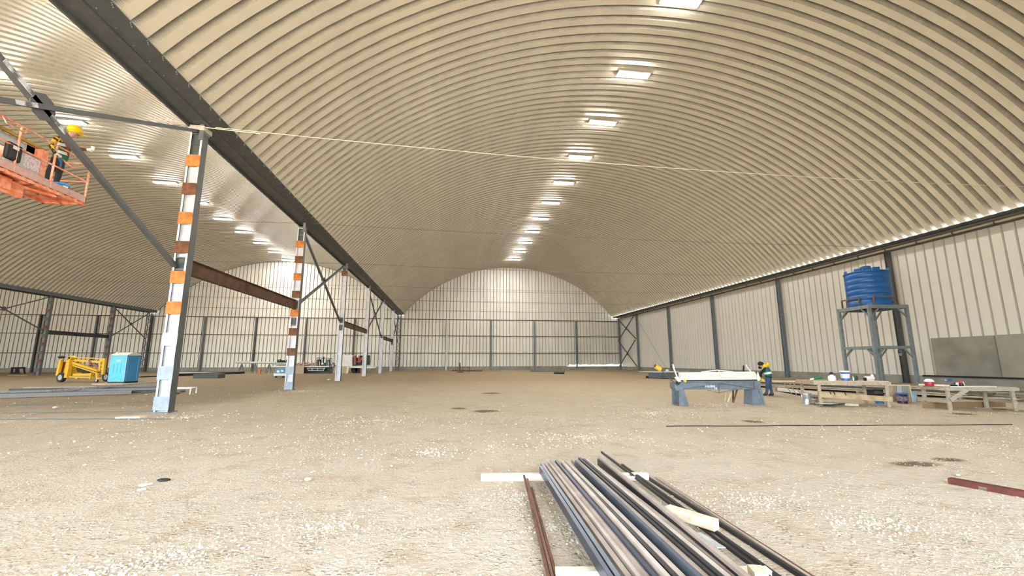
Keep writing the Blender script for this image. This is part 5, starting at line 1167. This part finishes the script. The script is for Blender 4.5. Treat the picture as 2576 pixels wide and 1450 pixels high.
# worker in the basket, leaning towards the brace
U = lambda px, py, x: unp(px, py, 0, x)
zf = BZ+.01
J = {}
pel = U(146, 409, -10.02); J['pelvis'] = (pel, (.135, .11))
J['waist'] = (U(153, 392, -9.98), (.125, .10)); J['chest'] = (U(160, 366, -9.93), (.15, .12)); J['upper'] = (U(162, 353, -9.88), (.14, .11))
J['neck'] = (U(174, 345, -9.82), .055); J['head'] = (U(185, 337, -9.78), (.085, .10)); J['crown'] = (U(188, 329, -9.78), (.08, .09))
J['shL'] = (U(143, 349, -9.86), .07); J['elL'] = (U(128, 368, -9.75), .052); J['wrL'] = (U(139, 386, -9.72), .034); J['haL'] = (U(143, 388, -9.71), .032)
J['shR'] = (U(175, 358, -9.90), .065); J['elR'] = (U(196, 374, -9.72), .048); J['wrR'] = (U(219, 377, -9.50), .034); J['haR'] = (U(226, 376, -9.44), .034)
hL = U(138, 412, -9.95); J['hipL'] = (hL, .10); J['knL'] = (U(124, 434, -9.90), .07); J['anL'] = (Vector((U(118, 460, -9.96).x, U(118, 460, -9.96).y, zf+.09)), .05)
hR = U(152, 412, -10.08); J['hipR'] = (hR, .10); J['knR'] = (U(148, 436, -10.0), .07); J['anR'] = (Vector((U(138, 462, -10.05).x, U(138, 462, -10.05).y, zf+.09)), .05)
for k, dx in (('L', .16), ('R', .16)):
    a = J['an'+k][0]; J['he'+k] = (a+Vector((-.02, -.05, -.05)), .045); J['to'+k] = (a+Vector((.06, .19, -.055)), .04)
E_ = [('pelvis', 'waist'), ('waist', 'chest'), ('chest', 'upper'), ('upper', 'neck'), ('neck', 'head'), ('head', 'crown'), ('upper', 'shL'), ('shL', 'elL'), ('elL', 'wrL'), ('wrL', 'haL'), ('upper', 'shR'), ('shR', 'elR'), ('elR', 'wrR'), ('wrR', 'haR'),
      ('pelvis', 'hipL'), ('hipL', 'knL'), ('knL', 'anL'), ('anL', 'heL'), ('anL', 'toL'), ('pelvis', 'hipR'), ('hipR', 'knR'), ('knR', 'anR'), ('anR', 'heR'), ('anR', 'toR')]
fingers(J, E_, 'haL', J['haL'][0]-J['wrL'][0], Vector((1, 0, 0)), 'l'); fingers(J, E_, 'haR', J['haR'][0]-J['wrR'][0], Vector((0, 0, 1)), 'r')
def pickA(a, b, t):
    if a[0] in 'lr' and len(a) <= 4 and a[:2] != 'sh' and (a[1] in 'ft'): return 4
    if b in ('haL', 'haR') or a in ('haL', 'haR'): return 4
    if a in ('upper', 'shL', 'elL') and b in ('shL', 'elL', 'wrL'): return 1
    if b in ('elR', 'wrR'): return 5
    if b in ('neck', 'head', 'crown'): return 0
    if a in ('anL', 'anR'): return 3
    if a in ('hipL', 'hipR', 'knL', 'knR') or b in ('hipL', 'hipR'): return 2
    if a == 'pelvis': return 2 if t < .3 else 1
    return 1
P1 = thing('person', tuple(pel.lerp(pel, 0)-Vector((0, 0, pel.z-zf))), 'person in yellow helmet and green reflective vest painting from the orange lift basket', 'person')
skinned('body', J, E_, 'pelvis', P1, [M_SKIN, M_PLAID, M_PANTS, M_BOOT, M_GLOVE, mat('dark_red_sleeve', (.13, .025, .02), .8, 0, .1)], pickA)
def limbmesh(name, j, e, root, parent, m_, sub=1): return skinned(name, j, e, root, parent, [m_], lambda a, b, t: 0, sub)
def hull_shell(name, rings, m_, parent, n=18):
    """a garment: elliptical rings (centre, right vector, forward vector)"""
    s = MB(); vs = []; fs = []
    for c, a, b in rings: vs += [c+a*math.cos(2*PI*i/n)+b*math.sin(2*PI*i/n) for i in range(n)]
    for k in range(len(rings)-1):
        for i in range(n): fs.append((k*n+i, k*n+(i+1) % n, (k+1)*n+(i+1) % n, (k+1)*n+i))
    s.add(vs, fs, True); return s.build(name, m_, parent)
def rings_between(pts, wd, dp, side):
    out = []
    for k, p in enumerate(pts):
        q = pts[min(k+1, len(pts)-1)]; o = pts[max(k-1, 0)]; ax = (q-o).normalized(); a = (side-ax*side.dot(ax)).normalized(); b = ax.cross(a); out.append((p, a*wd[k], b*dp[k]))
    return out
side1 = (J['shR'][0]-J['shL'][0]).normalized()
tp = [J['pelvis'][0].lerp(J['waist'][0], .55), J['waist'][0], J['waist'][0].lerp(J['chest'][0], .5), J['chest'][0], J['upper'][0], J['upper'][0].lerp(J['neck'][0], .3)]
vest = hull_shell('vest', rings_between(tp, [.165, .168, .175, .19, .185, .12], [.135, .138, .14, .148, .135, .10], side1), M_VEST, P1)
def band(c0, c1, w0, d0, m_, nm, parent): return hull_shell(nm, rings_between([c0, c1], [w0, w0], [d0, d0], side1), m_, parent)
band(J['waist'][0].lerp(J['chest'][0], .12), J['waist'][0].lerp(J['chest'][0], .38), .182, .150, M_REFL, 'reflective_band', P1)
band(J['chest'][0].lerp(J['upper'][0], .2), J['chest'][0].lerp(J['upper'][0], .75), .198, .156, M_REFL, 'reflective_band', P1)
s = MB(); C_ = J['chest'][0]; cf = Vector((.16, -.10, 0))
s.bar(J['shL'][0]+cf*.3+Vector((.06, 0, .05)), C_+cf+Vector((0, .05, -.08)), .04, .015, cf); s.bar(J['shR'][0]+cf*.5+Vector((0, 0, .05)), C_+cf+Vector((0, .02, -.08)), .04, .015, cf); s.bar(C_+cf+Vector((0, .03, -.08)), J['waist'][0]+cf*.95+Vector((0, .12, 0)), .04, .015, cf); s.build('harness', M_DRED, P1)
hc = J['crown'][0]; s = MB(); s.ball(hc+Vector((.0, .01, .03)), .145, (1, 1.12, .86), 18, 10); s.build('hard_hat', M_HHAT, P1)
hf = Vector((.45, .85, -.25)).normalized(); s = MB(); s.cyl(hc-Vector((0, 0, .03)), hc-Vector((0, 0, .015)), .155, 18); s.box(hc+hf*.15-Vector((0, 0, .02)), (.15, .09, .015)); s.build('hat_brim', M_HHAT, P1)
fc = J['head'][0]+hf*.095; s = MB(); s.ball(fc+Vector((0, 0, -.005)), .018, (.8, 1.2, 1.3), 8, 5); s.build('nose', M_SKIN, P1)
s = MB(); sd2 = hf.cross(Vector((0, 0, 1))).normalized()
for sg in (-1, 1): s.ball(fc+sd2*.032*sg+Vector((0, 0, .025))-hf*.01, .011, n=8, m=5)
s.build('eyes', M_BLK, P1); s = MB(); s.ball(fc+Vector((0, 0, -.045))-hf*.005, .018, (1.2, 1.2, .35), 8, 5); s.build('mouth', mat('lips', (.30, .12, .09), .6), P1)
s = MB()
for sg in (-1, 1): s.ball(J['head'][0]+sd2*.09*sg, .03, (.5, .8, 1.1), 8, 5)
s.build('ears', M_SKIN, P1)
s = MB(); s.cyl(J['pelvis'][0].lerp(J['waist'][0], .3)+Vector((.1, -.1, 0)), J['pelvis'][0]+Vector((.12, -.1, -.2)), .05, 10); s.build('tool_pouch', mat('pouch_blue', (.05, .13, .35), .7), P1)
c = J['haR'][0]; t = thing('spray_cup', tuple(c+Vector((.03, .05, .02))), 'white paint cup in the hand of the worker in the lift basket', 'cup'); MB().lathe(c+Vector((.02, .06, .01)), [(.03, 0), (.045, .09), (.04, .095)], 12).build('cup', M_WHITE, t)

# worker at the folding machine, bent forward
vq = VP(G(1932, 997), G(1948, 997.5)); W_ = vq.pt
JB = {}
pB = W_(1933, 953, 0); JB['pelvis'] = (pB, (.13, .11)); JB['waist'] = (W_(1933.5, 945, 0), (.13, .11)); JB['chest'] = (W_(1930, 935, 0), (.155, .125)); JB['upper'] = (W_(1927, 928, 0), (.14, .11)); JB['neck'] = (W_(1920.5, 925, 0), .055); JB['head'] = (W_(1914.5, 921.5, 0), (.09, .10)); JB['crown'] = (W_(1912.5, 917, 0), .09)
JB['shL'] = (W_(1922, 930, -.17), .065); JB['elL'] = (W_(1912, 939, -.22), .05); JB['wrL'] = (W_(1915, 949, -.22), .034); JB['haL'] = (W_(1916, 953, -.20), .032)
JB['shR'] = (W_(1927, 926, .17), .065); JB['elR'] = (W_(1918, 937, .25), .05); JB['wrR'] = (W_(1910, 946, .22), .034); JB['haR'] = (W_(1907, 949.5, .2), .032)
JB['hipL'] = (W_(1931.5, 957, -.09), .10); JB['knL'] = (W_(1930, 975, -.10), .072); JB['anL'] = (W_(1928, 992, -.10), .052)
JB['hipR'] = (W_(1935.5, 957, .09), .10); JB['knR'] = (W_(1938, 974, .06), .072); JB['anR'] = (W_(1943, 992, 0.0), .052)
for k in 'LR':
    a = JB['an'+k][0].copy(); a.z = .095; JB['an'+k] = (a, .05); JB['he'+k] = (a+vq.u*.05-Vector((0, 0, .05)), .045); JB['to'+k] = (a-vq.u*.17-Vector((0, 0, .055)), .04)
EB = [e for e in E_ if e[0] in JB and e[1] in JB]
fingers(JB, EB, 'haL', Vector((-.2, 0, -1)), vq.n, 'l', L=.07, down=-vq.u); fingers(JB, EB, 'haR', Vector((-.6, 0, -1)), vq.n, 'r', L=.07, down=-vq.u)
def pickB(a, b, t):
    if a[0] in 'lr' and (a[1] in 'ft'): return 0
    if b in ('haL', 'haR') or a in ('haL', 'haR'): return 0
    if b in ('neck', 'head', 'crown'): return 0
    if b in ('shL', 'elL', 'wrL', 'shR', 'elR', 'wrR'): return 1
    if a in ('anL', 'anR'): return 3
    if a in ('hipL', 'hipR', 'knL', 'knR') or b in ('hipL', 'hipR'): return 2
    return 2 if a == 'pelvis' and t < .4 else 1
P2_ = thing('person', (pB.x, pB.y, 0), 'person in black beanie, green vest and blue jeans bending behind the folding machine', 'person')
skinned('body', JB, EB, 'pelvis', P2_, [M_SKIN, M_BLK, M_JEANS, M_BOOT], pickB)
tp = [JB['pelvis'][0].lerp(JB['waist'][0], .7), JB['waist'][0], JB['chest'][0], JB['upper'][0], JB['upper'][0].lerp(JB['neck'][0], .25)]
def ringB(pts, wd, dp): return rings_between(pts, wd, dp, vq.n)
hull_shell('vest', ringB(tp, [.165, .17, .195, .18, .12], [.14, .145, .155, .14, .10]), M_VEST, P2_)
hull_shell('reflective_band', ringB([JB['waist'][0].lerp(JB['chest'][0], .35), JB['waist'][0].lerp(JB['chest'][0], .85)], [.198, .202], [.160, .164]), M_REFL, P2_)
hull_shell('belt', ringB([JB['pelvis'][0].lerp(JB['waist'][0], .35), JB['pelvis'][0].lerp(JB['waist'][0], .6)], [.16, .16], [.145, .145]), M_BLK, P2_)
hB = JB['crown'][0]; f2 = (-vq.u+Vector((0, 0, -.45))).normalized()
s = MB(); s.ball(hB+Vector((0, 0, .015))-f2*.015, .125, (1.02, 1.02, .85), 16, 9); s.build('beanie', M_BLK, P2_)
s = MB(); s.ball(JB['head'][0]+f2*.055-Vector((0, 0, .05)), .075, (1, 1, .9), 12, 8); s.build('face_mask', M_BLK, P2_)
s = MB(); s.ball(JB['head'][0]+f2*.10+Vector((0, 0, .005)), .02, n=8, m=5); s.build('nose', M_SKIN, P2_)
s = MB()
for sg in (-1, 1): s.ball(JB['head'][0]+f2*.09+vq.n*.032*sg+Vector((0, 0, .035)), .011, n=8, m=5)
s.build('eyes', M_BLK, P2_)
s = MB(); c = W_(1925, 921.5, -.05); s.ball(c, .12, (1.1, .9, .75), 12, 8); s.ball(W_(1931, 917, -.03), .085, (1.0, .8, 1.1), 10, 7); s.ball(W_(1920.5, 925, -.08), .07, (.9, .8, .9), 10, 7); s.build('yellow_hood', mat('hood_yellow', (.80, .52, .03), .8, 0, .1, 12), P2_)
